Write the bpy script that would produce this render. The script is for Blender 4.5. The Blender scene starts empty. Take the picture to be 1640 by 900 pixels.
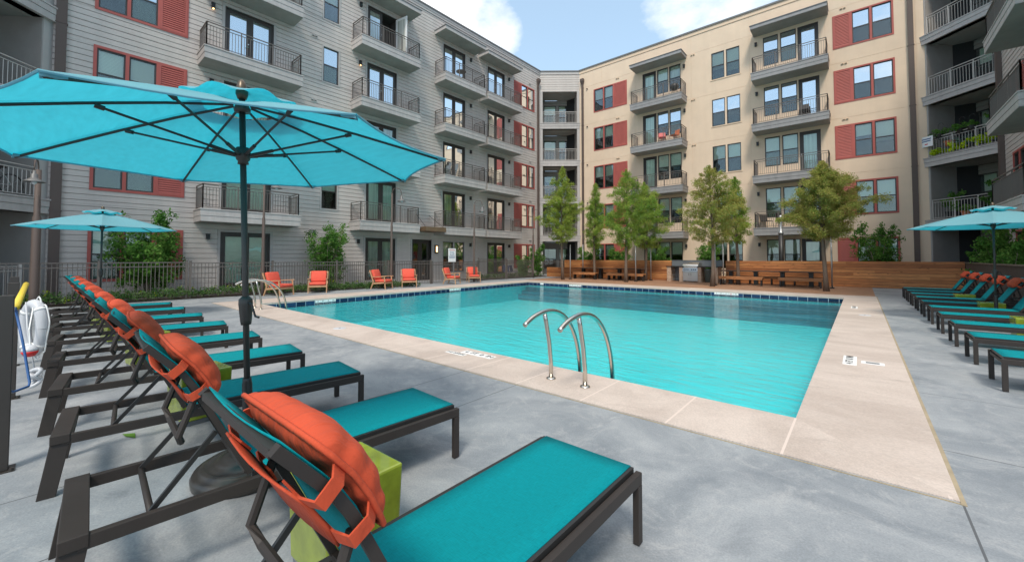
import bpy, math, random
import numpy as np
from mathutils import Vector, Matrix
random.seed(7); rng = np.random.default_rng(11)
R = math.radians; PI = math.pi
SC = bpy.context.scene
COL = SC.collection

# ------------------------------------------------------------------ camera
H = 1.45
cd = bpy.data.cameras.new('camera'); cam = bpy.data.objects.new('camera', cd); COL.objects.link(cam)
cam.location = (0, 0, H); cam.rotation_euler = (PI/2 + 0.03095, 0, 0.7111)
cd.sensor_width = 36; cd.lens = 36*647.2/1640; cd.shift_y = -57.46/1640
cd.clip_start = 0.05; cd.clip_end = 2000
SC.camera = cam

# ------------------------------------------------------------------ world, sun, exposure
SUN_EL, SUN_AZ = R(54), R(150)      # azimuth clockwise from +Y
wd = bpy.data.worlds.new('World'); SC.world = wd; wd.use_nodes = True
nt = wd.node_tree; nt.nodes.clear()
def WN(t, **k):
    n = nt.nodes.new(t)
    for a, b in k.items(): setattr(n, a, b)
    return n
wo = WN('ShaderNodeOutputWorld'); bg = WN('ShaderNodeBackground'); sky = WN('ShaderNodeTexSky')
sky.sky_type = 'NISHITA'; sky.sun_disc = False; sky.sun_elevation = SUN_EL; sky.sun_rotation = SUN_AZ
sky.air_density = 1.0; sky.dust_density = 1.2; sky.ozone_density = 1.0
bg.inputs['Strength'].default_value = 0.145
tc = WN('ShaderNodeTexCoord')
def dirblob(px, py, r0, r1):
    f = 647.2; yaw = 0.7111; p = 0.03095
    fw = Vector((-math.sin(yaw), math.cos(yaw), 0)); rt = Vector((math.cos(yaw), math.sin(yaw), 0)); up = Vector((0, 0, 1))
    F = fw*math.cos(p)+up*math.sin(p); U = up*math.cos(p)-fw*math.sin(p)
    d = (F+rt*(px-820)/f+U*(392.5-py)/f).normalized()
    dt = WN('ShaderNodeVectorMath', operation='DOT_PRODUCT'); nt.links.new(tc.outputs['Generated'], dt.inputs[0]); dt.inputs[1].default_value = d
    mr = WN('ShaderNodeMapRange'); mr.interpolation_type = 'SMOOTHSTEP'
    nt.links.new(dt.outputs['Value'], mr.inputs['Value'])
    mr.inputs['From Min'].default_value = math.cos(R(r1)); mr.inputs['From Max'].default_value = math.cos(R(r0))
    return mr.outputs['Result']
def wmath(op, a, b):
    m = WN('ShaderNodeMath', operation=op)
    for i, v in enumerate((a, b)):
        if isinstance(v, (int, float)): m.inputs[i].default_value = v
        else: nt.links.new(v, m.inputs[i])
    return m.outputs[0]
nz = WN('ShaderNodeTexNoise'); nz.inputs['Scale'].default_value = 7; nz.inputs['Detail'].default_value = 9; nz.inputs['Roughness'].default_value = 0.62
mp = WN('ShaderNodeMapping'); mp.inputs['Scale'].default_value = (1, 1, 1.7)
nt.links.new(tc.outputs['Generated'], mp.inputs['Vector']); nt.links.new(mp.outputs[0], nz.inputs['Vector'])
b1 = dirblob(660, -12, 1, 13); b2 = dirblob(775, 45, 0.5, 6.5); b3 = dirblob(1130, -25, 1, 10.5)
bl = wmath('MAXIMUM', wmath('MAXIMUM', wmath('MULTIPLY', b1, 1.0), wmath('MULTIPLY', b2, 0.62)), wmath('MULTIPLY', b3, 0.62))
# unseen clouds above and behind, added to neutralise ambient light and window reflections
nz2 = WN('ShaderNodeTexNoise'); nz2.inputs['Scale'].default_value = 2.6; nz2.inputs['Detail'].default_value = 8
nt.links.new(mp.outputs[0], nz2.inputs['Vector'])
sz = WN('ShaderNodeSeparateXYZ'); nt.links.new(tc.outputs['Generated'], sz.inputs[0])
hi = WN('ShaderNodeMapRange'); hi.inputs['From Min'].default_value = 0.55; hi.inputs['From Max'].default_value = 0.8; hi.inputs['To Max'].default_value = 1.25
nt.links.new(sz.outputs['Z'], hi.inputs['Value'])
bk = WN('ShaderNodeMapRange'); bk.inputs['From Min'].default_value = 0.0; bk.inputs['From Max'].default_value = -0.35
nt.links.new(sz.outputs['Y'], bk.inputs['Value'])
wide = wmath('MULTIPLY', wmath('MAXIMUM', hi.outputs[0], wmath('MULTIPLY', bk.outputs[0], 0.80)), wmath('ADD', nz2.outputs[0], 0.08))
msk = wmath('ADD', wmath('MULTIPLY', bl, 0.62), wmath('MULTIPLY', nz.outputs[0], 0.62))
r1 = WN('ShaderNodeMapRange'); r1.inputs['From Min'].default_value = 0.50; r1.inputs['From Max'].default_value = 0.80
nt.links.new(msk, r1.inputs['Value'])
r2 = WN('ShaderNodeMapRange'); r2.inputs['From Min'].default_value = 0.48; r2.inputs['From Max'].default_value = 0.72
nt.links.new(wide, r2.inputs['Value'])
cm = wmath('MAXIMUM', r1.outputs[0], r2.outputs[0])
# thin veil near the horizon: milky air
vl = WN('ShaderNodeMapRange'); vl.inputs['From Min'].default_value = 0.85; vl.inputs['From Max'].default_value = 0.1
vl.inputs['To Min'].default_value = 0.38; vl.inputs['To Max'].default_value = 0.62
nt.links.new(sz.outputs['Z'], vl.inputs['Value'])
mxv = WN('ShaderNodeMix', data_type='RGBA'); nt.links.new(vl.outputs[0], mxv.inputs['Factor'])
nt.links.new(sky.outputs[0], mxv.inputs[6]); mxv.inputs[7].default_value = (4.0, 5.6, 7.0, 1)
mx = WN('ShaderNodeMix', data_type='RGBA'); nt.links.new(cm, mx.inputs['Factor'])
nt.links.new(mxv.outputs[2], mx.inputs[6]); mx.inputs[7].default_value = (7.4, 7.4, 7.5, 1)
nt.links.new(mx.outputs[2], bg.inputs['Color']); nt.links.new(bg.outputs[0], wo.inputs[0])

sl = bpy.data.lights.new('sun', 'SUN'); sun = bpy.data.objects.new('sun', sl); COL.objects.link(sun)
sl.energy = 2.2; sl.angle = R(12); sl.color = (1, 0.93, 0.82)
sd = Vector((math.sin(SUN_AZ)*math.cos(SUN_EL), math.cos(SUN_AZ)*math.cos(SUN_EL), math.sin(SUN_EL)))
sun.rotation_euler = sd.to_track_quat('Z', 'Y').to_euler()
SC.view_settings.view_transform = 'Standard'; SC.view_settings.look = 'None'
SC.view_settings.gamma = 1; SC.view_settings.use_curve_mapping = False
SC.view_settings.exposure = 0.42
SC.render.engine = 'CYCLES'
SC.cycles.max_bounces = 7; SC.cycles.diffuse_bounces = 4; SC.cycles.transparent_max_bounces = 10

# ------------------------------------------------------------------ helpers
ORG = {}
def tag(o, label=None, cat=None, group=None, kind=None):
    if label: o['label'] = label
    if cat: o['category'] = cat
    if group: o['group'] = group
    if kind: o['kind'] = kind
    return o
def thing(name, label, cat, loc=(0, 0, 0), group=None):
    o = bpy.data.objects.new(name, None); COL.objects.link(o); o.location = loc; o.empty_display_size = 0.2
    ORG[o.name] = Vector(loc); return tag(o, label, cat, group)
def root_org(p):
    while p.parent is not None: p = p.parent
    return ORG.get(p.name, Vector((0, 0, 0)))
class MB:
    def __init__(s): s.v = []; s.f = []
    def add(s, vs, fs):
        b = len(s.v); s.v += [tuple(v) for v in vs]; s.f += [tuple(b+i for i in f) for f in fs]
    def hexa(s, p):   # 8 points: bottom 4 (ccw), top 4
        s.add(p, [(3, 2, 1, 0), (4, 5, 6, 7), (0, 1, 5, 4), (1, 2, 6, 5), (2, 3, 7, 6), (3, 0, 4, 7)])
    def box(s, x0, x1, y0, y1, z0, z1):
        s.hexa([(x0, y0, z0), (x1, y0, z0), (x1, y1, z0), (x0, y1, z0), (x0, y0, z1), (x1, y0, z1), (x1, y1, z1), (x0, y1, z1)])
    def fbox(s, fr, u0, u1, d0, d1, z0, z1):
        s.hexa([fr(u0, d0, z0), fr(u1, d0, z0), fr(u1, d1, z0), fr(u0, d1, z0), fr(u0, d0, z1), fr(u1, d0, z1), fr(u1, d1, z1), fr(u0, d1, z1)])
    def bar(s, p, q, w, h, up=(0, 0, 1)):
        p = Vector(p); q = Vector(q); d = (q-p).normalized(); up = Vector(up)
        if abs(d.dot(up)) > 0.98: up = Vector((0, 1, 0))
        a = d.cross(up).normalized(); b = a.cross(d).normalized(); a *= w/2; b *= h/2
        s.hexa([p-a-b, p+a-b, q+a-b, q-a-b, p-a+b, p+a+b, q+a+b, q-a+b])
    def tube(s, pts, r, n=8, cap=True):
        pts = [Vector(p) for p in pts]; m = len(pts); rs = r if isinstance(r, (list, tuple)) else [r]*m
        rings = []; up = None
        for i, p in enumerate(pts):
            t = (pts[min(i+1, m-1)]-pts[max(i-1, 0)]).normalized()
            if up is None:
                up = Vector((0, 0, 1)) if abs(t.z) < 0.9 else Vector((1, 0, 0))
            a = t.cross(up).normalized(); up = a.cross(t).normalized()
            rings.append([p+(a*math.cos(2*PI*k/n)+up*math.sin(2*PI*k/n))*rs[i] for k in range(n)])
        b = len(s.v); s.v += [tuple(v) for rg in rings for v in rg]
        for i in range(m-1):
            for k in range(n):
                s.f.append((b+i*n+k, b+i*n+(k+1) % n, b+(i+1)*n+(k+1) % n, b+(i+1)*n+k))
        if cap:
            s.f.append(tuple(b+k for k in range(n))[::-1]); s.f.append(tuple(b+(m-1)*n+k for k in range(n)))
    def lathe(s, prof, c=(0, 0, 0), n=20):
        b = len(s.v); m = len(prof)
        for r, z in prof:
            for k in range(n): s.v.append((c[0]+r*math.cos(2*PI*k/n), c[1]+r*math.sin(2*PI*k/n), c[2]+z))
        for i in range(m-1):
            for k in range(n): s.f.append((b+i*n+k, b+i*n+(k+1) % n, b+(i+1)*n+(k+1) % n, b+(i+1)*n+k))
        s.f.append(tuple(b+k for k in range(n))[::-1]); s.f.append(tuple(b+(m-1)*n+k for k in range(n)))
    def build(s, name, m, parent=None, smooth=False, bevel=0, tf=None, solid=0, subsurf=0):
        me = bpy.data.meshes.new(name)
        o_ = root_org(parent) if parent is not None else Vector((0, 0, 0))
        vs = s.v
        if tf: vs = [tuple(tf @ Vector(v)) for v in vs]
        if o_.length > 0: vs = [(v[0]-o_.x, v[1]-o_.y, v[2]-o_.z) for v in vs]
        me.from_pydata(vs, [], s.f); me.materials.append(m)
        if smooth: me.polygons.foreach_set('use_smooth', [True]*len(me.polygons))
        me.update()
        o = bpy.data.objects.new(name, me); COL.objects.link(o)
        if parent is not None: o.parent = parent
        if solid:
            md = o.modifiers.new('t', 'SOLIDIFY'); md.thickness = solid; md.offset = 0
        if bevel:
            md = o.modifiers.new('b', 'BEVEL'); md.width = bevel; md.segments = 2; md.limit_method = 'ANGLE'; md.angle_limit = R(40)
        if subsurf:
            md = o.modifiers.new('s', 'SUBSURF'); md.levels = md.render_levels = subsurf
        return o
def copy_tree(o, parent=None):
    c = o.copy(); COL.objects.link(c)
    if parent is not None: c.parent = parent
    for ch in list(o.children): copy_tree(ch, c)
    return c
def place(proto, first, loc, rz=0, label=None, sx=None):
    o = proto if first else copy_tree(proto)
    o.location = loc; o.rotation_euler = (0, 0, rz)
    if label: o['label'] = label
    return o

# ------------------------------------------------------------------ materials
def mat(name, col, rough=0.6, metal=0.0, var=0.0, vscale=3.0, col2=None, bump=0.0, bscale=60, spec=0.5, stretch=None, detail=6, coat=0, objc=True, streak=0):
    m = bpy.data.materials.new(name); m.use_nodes = True; t = m.node_tree; p = t.nodes['Principled BSDF']
    p.inputs['Base Color'].default_value = (*col, 1); p.inputs['Roughness'].default_value = rough
    p.inputs['Metallic'].default_value = metal; p.inputs['Specular IOR Level'].default_value = spec
    p.inputs['Coat Weight'].default_value = coat
    if var or bump:
        tcn = t.nodes.new('ShaderNodeTexCoord'); mpn = t.nodes.new('ShaderNodeMapping')
        t.links.new(tcn.outputs['Object'], mpn.inputs['Vector'])
        if stretch: mpn.inputs['Scale'].default_value = stretch
    if var:
        n = t.nodes.new('ShaderNodeTexNoise'); n.inputs['Scale'].default_value = vscale; n.inputs['Detail'].default_value = detail
        n.inputs['Roughness'].default_value = 0.6
        t.links.new(mpn.outputs[0], n.inputs['Vector'])
        r = t.nodes.new('ShaderNodeMapRange'); r.inputs['From Min'].default_value = 0.3; r.inputs['From Max'].default_value = 0.7
        t.links.new(n.outputs[0], r.inputs['Value'])
        mxx = t.nodes.new('ShaderNodeMix'); mxx.data_type = 'RGBA'
        c2 = col2 if col2 else tuple(c*(1-var) for c in col)
        c1 = col if col2 else tuple(min(1, c*(1+var*0.5)) for c in col)
        mxx.inputs[6].default_value = (*c2, 1); mxx.inputs[7].default_value = (*c1, 1)
        t.links.new(r.outputs[0], mxx.inputs['Factor']); t.links.new(mxx.outputs[2], p.inputs['Base Color'])
        rr = t.nodes.new('ShaderNodeMapRange'); rr.inputs['To Min'].default_value = max(0, rough-0.08); rr.inputs['To Max'].default_value = min(1, rough+0.1)
        t.links.new(n.outputs[0], rr.inputs['Value']); t.links.new(rr.outputs[0], p.inputs['Roughness'])
    if bump:
        n2 = t.nodes.new('ShaderNodeTexNoise'); n2.inputs['Scale'].default_value = bscale; n2.inputs['Detail'].default_value = 5
        t.links.new(mpn.outputs[0], n2.inputs['Vector'])
        b = t.nodes.new('ShaderNodeBump'); b.inputs['Strength'].default_value = bump; b.inputs['Distance'].default_value = 0.01
        t.links.new(n2.outputs[0], b.inputs['Height']); t.links.new(b.outputs[0], p.inputs['Normal'])
    return m
def N(m, t, **k):
    n = m.node_tree.nodes.new(t)
    for a, b in k.items(): setattr(n, a, b)
    return n
M = {}
M['siding'] = mat('siding_paint', (.53, .475, .43), .65, var=.06, vscale=2.2, bump=.12, bscale=25, stretch=(1, 1, 6))
M['trim'] = mat('grey_trim', (.43, .40, .375), .6, var=.05)
M['fascia'] = mat('balcony_fascia', (.46, .425, .40), .6, var=.07, vscale=4)
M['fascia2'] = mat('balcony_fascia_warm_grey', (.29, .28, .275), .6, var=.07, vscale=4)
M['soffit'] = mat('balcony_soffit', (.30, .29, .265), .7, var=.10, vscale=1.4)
M['baywall'] = mat('bay_wall_shade_tone', (.30, .275, .25), .8, var=.08)  # darker than the siding: shade of the recess put into the colour
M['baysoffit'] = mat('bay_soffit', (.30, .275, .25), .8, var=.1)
M['stucco'] = mat('beige_stucco', (.72, .555, .405), .85, var=.06, vscale=1.1, bump=.25, bscale=140)
M['beigetrim'] = mat('beige_trim', (.70, .525, .37), .7)
M['red'] = mat('red_paint', (.42, .095, .075), .6, var=.06)
M['bronze'] = mat('dark_bronze', (.060, .052, .046), .45, metal=.3, var=.1)
M['rail'] = mat('railing_paint', (.14, .12, .105), .5, metal=.1, var=.08)
M['railbay'] = mat('bay_railing_paint', (.48, .44, .40), .5, metal=.1)
M['pipe'] = mat('downpipe_brown', (.105, .075, .062), .65, var=.08)
M['cap'] = mat('parapet_cap', (.16, .155, .15), .5, metal=.2, var=.05)
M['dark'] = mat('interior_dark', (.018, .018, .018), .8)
M['room'] = mat('interior_room_shade', (.06, .055, .05), .9, var=.3, vscale=1.5)  # near black: the dimness of unlit rooms is put into this colour
M['black'] = mat('black_metal', (.02, .019, .018), .45)
M['lounge'] = mat('lounger_frame', (.036, .029, .025), .55, metal=.0, var=.12, vscale=8, spec=.35)
M['steel'] = mat('stainless', (.62, .58, .52), .22, metal=1, var=.05, vscale=30)
M['galv'] = mat('galvanised', (.5, .5, .5), .4, metal=.8, var=.12, vscale=12)
M['teak'] = mat('teak', (.52, .30, .16), .5, var=.25, vscale=10, stretch=(1, 1, .2))
M['cushion'] = mat('coral_cushion', (.70, .10, .06), .85, var=.08, bump=.3, bscale=90)
M['white'] = mat('white_plastic', (.55, .56, .58), .4, var=.05)
M['whitepaint'] = mat('white_paint', (.8, .8, .78), .5)
M['bluept'] = mat('blue_paint', (.02, .09, .26), .4)
M['yellow'] = mat('yellow_plastic', (.75, .55, .05), .45)
M['redpl'] = mat('red_plastic', (.6, .02, .02), .4)
M['brick'] = mat('tan_brick', (.46, .32, .22), .85)
M['trunk'] = mat('bark', (.16, .115, .085), .9, var=.3, vscale=14, bump=.6, bscale=40, stretch=(1, 1, .25))
M['trunk2'] = mat('pale_bark', (.30, .24, .17), .9, var=.3, vscale=10)
M['ltglow'] = bpy.data.materials.new('lamp_glow'); M['ltglow'].use_nodes = True
_p = M['ltglow'].node_tree.nodes['Principled BSDF']; _p.inputs['Emission Color'].default_value = (1, .55, .2, 1); _p.inputs['Emission Strength'].default_value = 4
M['terracotta'] = mat('terracotta', (.55, .16, .07), .8)
M['soil'] = mat('mulch', (.055, .038, .028), .95, var=.4, vscale=20, bump=.8, bscale=30)
M['chairgrey'] = mat('grey_plastic', (.15, .16, .17), .5)
M['navy'] = mat('navy_plastic', (.02, .03, .07), .5)
M['bin'] = mat('bin_grey_green', (.12, .15, .14), .6)
M['grill'] = mat('brushed_steel', (.6, .6, .59), .3, metal=.9, var=.08, vscale=20, stretch=(1, 1, 12))
M['darkfence'] = mat('dark_slat_metal', (.085, .07, .062), .5, var=.1)

def weather(m, amt, sx=2.2, sz=.12):
    t = m.node_tree; p = t.nodes['Principled BSDF']; lk = p.inputs['Base Color'].links[0].from_socket
    g = N(m, 'ShaderNodeNewGeometry'); mpn = N(m, 'ShaderNodeMapping'); mpn.inputs['Scale'].default_value = (sx, sx, sz); t.links.new(g.outputs['Position'], mpn.inputs[0])
    n = N(m, 'ShaderNodeTexNoise'); n.inputs['Scale'].default_value = 1; n.inputs['Detail'].default_value = 8; n.inputs['Roughness'].default_value = .65; t.links.new(mpn.outputs[0], n.inputs[0])
    n2 = N(m, 'ShaderNodeTexNoise'); n2.inputs['Scale'].default_value = .25; n2.inputs['Detail'].default_value = 5; t.links.new(g.outputs['Position'], n2.inputs[0])
    a = N(m, 'ShaderNodeMath', operation='ADD'); t.links.new(n.outputs[0], a.inputs[0]); t.links.new(n2.outputs[0], a.inputs[1])
    r = N(m, 'ShaderNodeMapRange'); r.inputs['From Min'].default_value = .7; r.inputs['From Max'].default_value = 1.3; r.inputs['To Min'].default_value = 1-amt; r.inputs['To Max'].default_value = 1+amt*.6; t.links.new(a.outputs[0], r.inputs[0])
    hs = N(m, 'ShaderNodeHueSaturation'); t.links.new(lk, hs.inputs['Color']); t.links.new(r.outputs[0], hs.inputs['Value']); t.links.new(hs.outputs[0], p.inputs['Base Color'])
weather(M['siding'], .12); weather(M['stucco'], .055); weather(M['fascia'], .18, 5, 1); weather(M['fascia2'], .18, 5, 1); weather(M['soffit'], .2, 1.5, 1.5); weather(M['red'], .15, 3, 1)
# lap-jointed brick colours
m = M['brick']; t = m.node_tree; bt = N(m, 'ShaderNodeTexBrick'); bt.inputs['Scale'].default_value = 5
bt.inputs['Color1'].default_value = (.52, .36, .25, 1); bt.inputs['Color2'].default_value = (.36, .22, .15, 1); bt.inputs['Mortar'].default_value = (.5, .45, .38, 1)
tcn = N(m, 'ShaderNodeTexCoord'); mpn = N(m, 'ShaderNodeMapping'); mpn.inputs['Rotation'].default_value = (R(90), 0, 0)
t.links.new(tcn.outputs['Object'], mpn.inputs[0]); t.links.new(mpn.outputs[0], bt.inputs['Vector']); t.links.new(bt.outputs[0], t.nodes['Principled BSDF'].inputs['Base Color'])

# concrete: two-tone broom-finished, mottled, with saw-cut joints
def grooves(m, vec, specs):
    """mask that is 1 on saw-cut lines; specs: (axis, position, half width, low, high) with low/high on the other axis"""
    sep = N(m, 'ShaderNodeSeparateXYZ'); m.node_tree.links.new(vec, sep.inputs[0]); acc = None
    def mth(op, a, b_, c=None):
        n = N(m, 'ShaderNodeMath', operation=op)
        for i, v in enumerate((a, b_, c)):
            if v is None: continue
            if isinstance(v, (int, float)): n.inputs[i].default_value = v
            else: m.node_tree.links.new(v, n.inputs[i])
        return n.outputs[0]
    for ax, per, off, hw, lo, hi in specs:
        if per: d = mth('PINGPONG', mth('ADD', sep.outputs[ax], per*200-off), per/2)
        else: d = mth('ABSOLUTE', mth('SUBTRACT', sep.outputs[ax], off), 0)
        c = mth('LESS_THAN', d, hw)
        o = sep.outputs[1-ax]; c = mth('MULTIPLY', c, mth('MULTIPLY', mth('GREATER_THAN', o, lo), mth('LESS_THAN', o, hi)))
        acc = c if acc is None else mth('MAXIMUM', acc, c)
    return acc
def concrete(name, c1, c2, c3, joints, jc, rough=.55, st=(1, 1, 1), fac=.75, sw=0.0):
    m = bpy.data.materials.new(name); m.use_nodes = True; t = m.node_tree; p = t.nodes['Principled BSDF']
    g = N(m, 'ShaderNodeNewGeometry'); mpn = N(m, 'ShaderNodeMapping'); mpn.inputs['Scale'].default_value = st
    t.links.new(g.outputs['Position'], mpn.inputs[0])
    def nz(s, d, dist=0, v=None, ro=.6):
        n = N(m, 'ShaderNodeTexNoise'); n.inputs['Scale'].default_value = s; n.inputs['Detail'].default_value = d; n.inputs['Distortion'].default_value = dist
        n.inputs['Roughness'].default_value = ro
        t.links.new(v or mpn.outputs[0], n.inputs['Vector']); return n.outputs[0]
    def rng_(x, a, b):
        r = N(m, 'ShaderNodeMapRange'); r.inputs['From Min'].default_value = a; r.inputs['From Max'].default_value = b; t.links.new(x, r.inputs['Value']); return r.outputs[0]
    def mixc(f, a, b):
        x = N(m, 'ShaderNodeMix', data_type='RGBA'); t.links.new(f, x.inputs['Factor'])
        for i, v in ((6, a), (7, b)):
            if isinstance(v, tuple): x.inputs[i].default_value = (*v, 1)
            else: t.links.new(v, x.inputs[i])
        return x.outputs[2]
    a = mixc(rng_(nz(.8, 9, 1.2, ro=.65), .36, .62), c1, c2)
    a = mixc(rng_(nz(3.2, 12, 1.5, ro=.78), .50, .78), a, c3)
    a = mixc(rng_(nz(1.7, 12, .8, ro=.75), .56, .74), a, tuple(c*.82 for c in c1))
    a = mixc(rng_(nz(26, 8, .3, ro=.7), .60, .85), a, tuple(c*.8 for c in c1))
    v = N(m, 'ShaderNodeTexVoronoi', feature='DISTANCE_TO_EDGE'); v.inputs['Scale'].default_value = .8
    nn = N(m, 'ShaderNodeTexNoise'); nn.inputs['Scale'].default_value = 2.5; nn.inputs['Detail'].default_value = 6
    t.links.new(mpn.outputs[0], nn.inputs['Vector'])
    vm = N(m, 'ShaderNodeVectorMath', operation='MULTIPLY_ADD'); t.links.new(nn.outputs['Color'], vm.inputs[0]); vm.inputs[1].default_value = (1.1, 1.1, 0); t.links.new(mpn.outputs[0], vm.inputs[2])
    t.links.new(vm.outputs[0], v.inputs['Vector'])
    vein = rng_(v.outputs[0], .045, .0)
    k = N(m, 'ShaderNodeMath', operation='MULTIPLY'); t.links.new(vein, k.inputs[0]); k.inputs[1].default_value = sw
    a = mixc(k.outputs[0], a, tuple(min(1, c*1.5) for c in c3))
    fine = nz(90, 4)
    hs = N(m, 'ShaderNodeHueSaturation'); t.links.new(a, hs.inputs['Color'])
    fr = N(m, 'ShaderNodeMapRange'); fr.inputs['To Min'].default_value = .84; fr.inputs['To Max'].default_value = 1.14; fr.inputs['From Min'].default_value = .3; fr.inputs['From Max'].default_value = .7
    t.links.new(fine, fr.inputs['Value']); t.links.new(fr.outputs[0], hs.inputs['Value'])
    col = hs.outputs[0]
    if joints:
        j = grooves(m, g.outputs['Position'], joints); col = mixc(j, col, jc)
    t.links.new(col, p.inputs['Base Color'])
    rr = N(m, 'ShaderNodeMapRange'); rr.inputs['To Min'].default_value = rough-.12; rr.inputs['To Max'].default_value = rough+.18
    t.links.new(nz(2.2, 5), rr.inputs['Value']); t.links.new(rr.outputs[0], p.inputs['Roughness'])
    b = N(m, 'ShaderNodeBump'); b.inputs['Strength'].default_value = .25; b.inputs['Distance'].default_value = .004
    t.links.new(nz(120, 6), b.inputs['Height']); t.links.new(b.outputs[0], p.inputs['Normal'])
    return m
M['conc'] = concrete('blue_grey_concrete', (.190, .210, .228), (.315, .33, .34), (.42, .42, .415), [(0, 0, -3.0, .005, -4, 3.6), (0, 0, -3.86, .005, -4, 3.6), (0, 0, -6.45, .005, -4, 3.6), (0, 0, -9.9, .005, -4, 3.6), (0, 0, .43, .006, -4, 3.6), (1, 1.73, 4.47, .005, .44, 9), (1, 0, -1.9, .005, -30, 9)], (.10, .105, .11), sw=.05)
M['coping'] = concrete('pink_coping', (.455, .375, .32), (.57, .48, .415), (.52, .445, .39), [(0, .853, -.47, .009, 3.5, 4.6)], (.64, .535, .465), rough=.6)
M['copingY'] = concrete('pink_coping_side', (.455, .375, .32), (.57, .48, .415), (.52, .445, .39), [], (.68, .55, .46), rough=.6, st=(.6, 1.4, 1))
M['tan'] = mat('tan_joint_strip', (.36, .29, .19), .8, var=.2, vscale=5)

# wood boards with per-board tone: axis = across-board axis, per = board width
def boards(name, cols, ax, per, along, rough=.6, gap=.009, lng=3.4):
    m = bpy.data.materials.new(name); m.use_nodes = True; t = m.node_tree; p = t.nodes['Principled BSDF']
    g = N(m, 'ShaderNodeNewGeometry'); sep = N(m, 'ShaderNodeSeparateXYZ'); t.links.new(g.outputs['Position'], sep.inputs[0])
    dv = N(m, 'ShaderNodeMath', operation='DIVIDE'); t.links.new(sep.outputs[ax], dv.inputs[0]); dv.inputs[1].default_value = per
    fl = N(m, 'ShaderNodeMath', operation='FLOOR'); t.links.new(dv.outputs[0], fl.inputs[0])
    fr = N(m, 'ShaderNodeMath', operation='FRACT'); t.links.new(dv.outputs[0], fr.inputs[0])
    l1 = N(m, 'ShaderNodeMath', operation='MULTIPLY_ADD'); t.links.new(fl.outputs[0], l1.inputs[0]); l1.inputs[1].default_value = .77*lng; t.links.new(sep.outputs[along], l1.inputs[2])
    l2 = N(m, 'ShaderNodeMath', operation='DIVIDE'); t.links.new(l1.outputs[0], l2.inputs[0]); l2.inputs[1].default_value = lng
    l3 = N(m, 'ShaderNodeMath', operation='FLOOR'); t.links.new(l2.outputs[0], l3.inputs[0])
    cb = N(m, 'ShaderNodeCombineXYZ'); t.links.new(fl.outputs[0], cb.inputs[0]); t.links.new(l3.outputs[0], cb.inputs[1])
    wn = N(m, 'ShaderNodeTexWhiteNoise', noise_dimensions='3D'); t.links.new(cb.outputs[0], wn.inputs['Vector'])
    cr = N(m, 'ShaderNodeValToRGB'); t.links.new(wn.outputs['Value'], cr.inputs[0])
    for i, c in enumerate(cols):
        e = cr.color_ramp.elements[i] if i < 2 else cr.color_ramp.elements.new(1)
        e.position = i/(len(cols)-1); e.color = (*c, 1)
    mpn = N(m, 'ShaderNodeMapping'); sc = [38, 38, 38]; sc[along] = 2.2; mpn.inputs['Scale'].default_value = sc
    t.links.new(g.outputs['Position'], mpn.inputs[0])
    ns = N(m, 'ShaderNodeTexNoise'); ns.inputs['Scale'].default_value = 1; ns.inputs['Detail'].default_value = 7; ns.inputs['Distortion'].default_value = .6
    t.links.new(mpn.outputs[0], ns.inputs['Vector'])
    r = N(m, 'ShaderNodeMapRange'); r.inputs['From Min'].default_value = .3; r.inputs['From Max'].default_value = .7; r.inputs['To Min'].default_value = .6; r.inputs['To Max'].default_value = 1.25
    t.links.new(ns.outputs[0], r.inputs['Value'])
    # knots
    vk = N(m, 'ShaderNodeTexVoronoi'); vk.inputs['Scale'].default_value = 1; mk = N(m, 'ShaderNodeMapping'); sk = [6, 6, 6]; sk[along] = 2.3; mk.inputs['Scale'].default_value = sk
    t.links.new(g.outputs['Position'], mk.inputs[0]); t.links.new(mk.outputs[0], vk.inputs['Vector'])
    kr = N(m, 'ShaderNodeMapRange'); kr.inputs['From Min'].default_value = .05; kr.inputs['From Max'].default_value = .14; kr.inputs['To Min'].default_value = .35; kr.inputs['To Max'].default_value = 1
    t.links.new(vk.outputs['Distance'], kr.inputs['Value'])
    ml = N(m, 'ShaderNodeMath', operation='MULTIPLY'); t.links.new(r.outputs[0], ml.inputs[0]); t.links.new(kr.outputs[0], ml.inputs[1])
    hs = N(m, 'ShaderNodeHueSaturation'); t.links.new(cr.outputs[0], hs.inputs['Color']); t.links.new(ml.outputs[0], hs.inputs['Value'])
    lt = N(m, 'ShaderNodeMath', operation='LESS_THAN'); t.links.new(fr.outputs[0], lt.inputs[0]); lt.inputs[1].default_value = gap/per
    mxx = N(m, 'ShaderNodeMix', data_type='RGBA'); t.links.new(lt.outputs[0], mxx.inputs['Factor']); t.links.new(hs.outputs[0], mxx.inputs[6]); mxx.inputs[7].default_value = (.03, .015, .008, 1)
    t.links.new(mxx.outputs[2], p.inputs['Base Color']); p.inputs['Roughness'].default_value = rough
    return m
CED = [(.30, .10, .03), (.50, .19, .06), (.38, .135, .042), (.62, .27, .09), (.44, .16, .05)]
M['cedar'] = boards('cedar_boards', CED, 2, .14, 0)
M['cedarY'] = boards('cedar_boards_side', CED, 2, .14, 1)
M['deck'] = boards('deck_boards', [(.30, .155, .09), (.40, .22, .13), (.35, .185, .105)], 1, .14, 0, gap=.008)
M['tabletop'] = boards('dark_table_boards', [(.10, .055, .035), (.14, .08, .05), (.12, .065, .04)], 1, .14, 0)
M['bench'] = boards('bench_cedar', [(.42, .17, .06), (.52, .23, .09), (.36, .14, .05)], 1, .13, 0, gap=.005)

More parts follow.
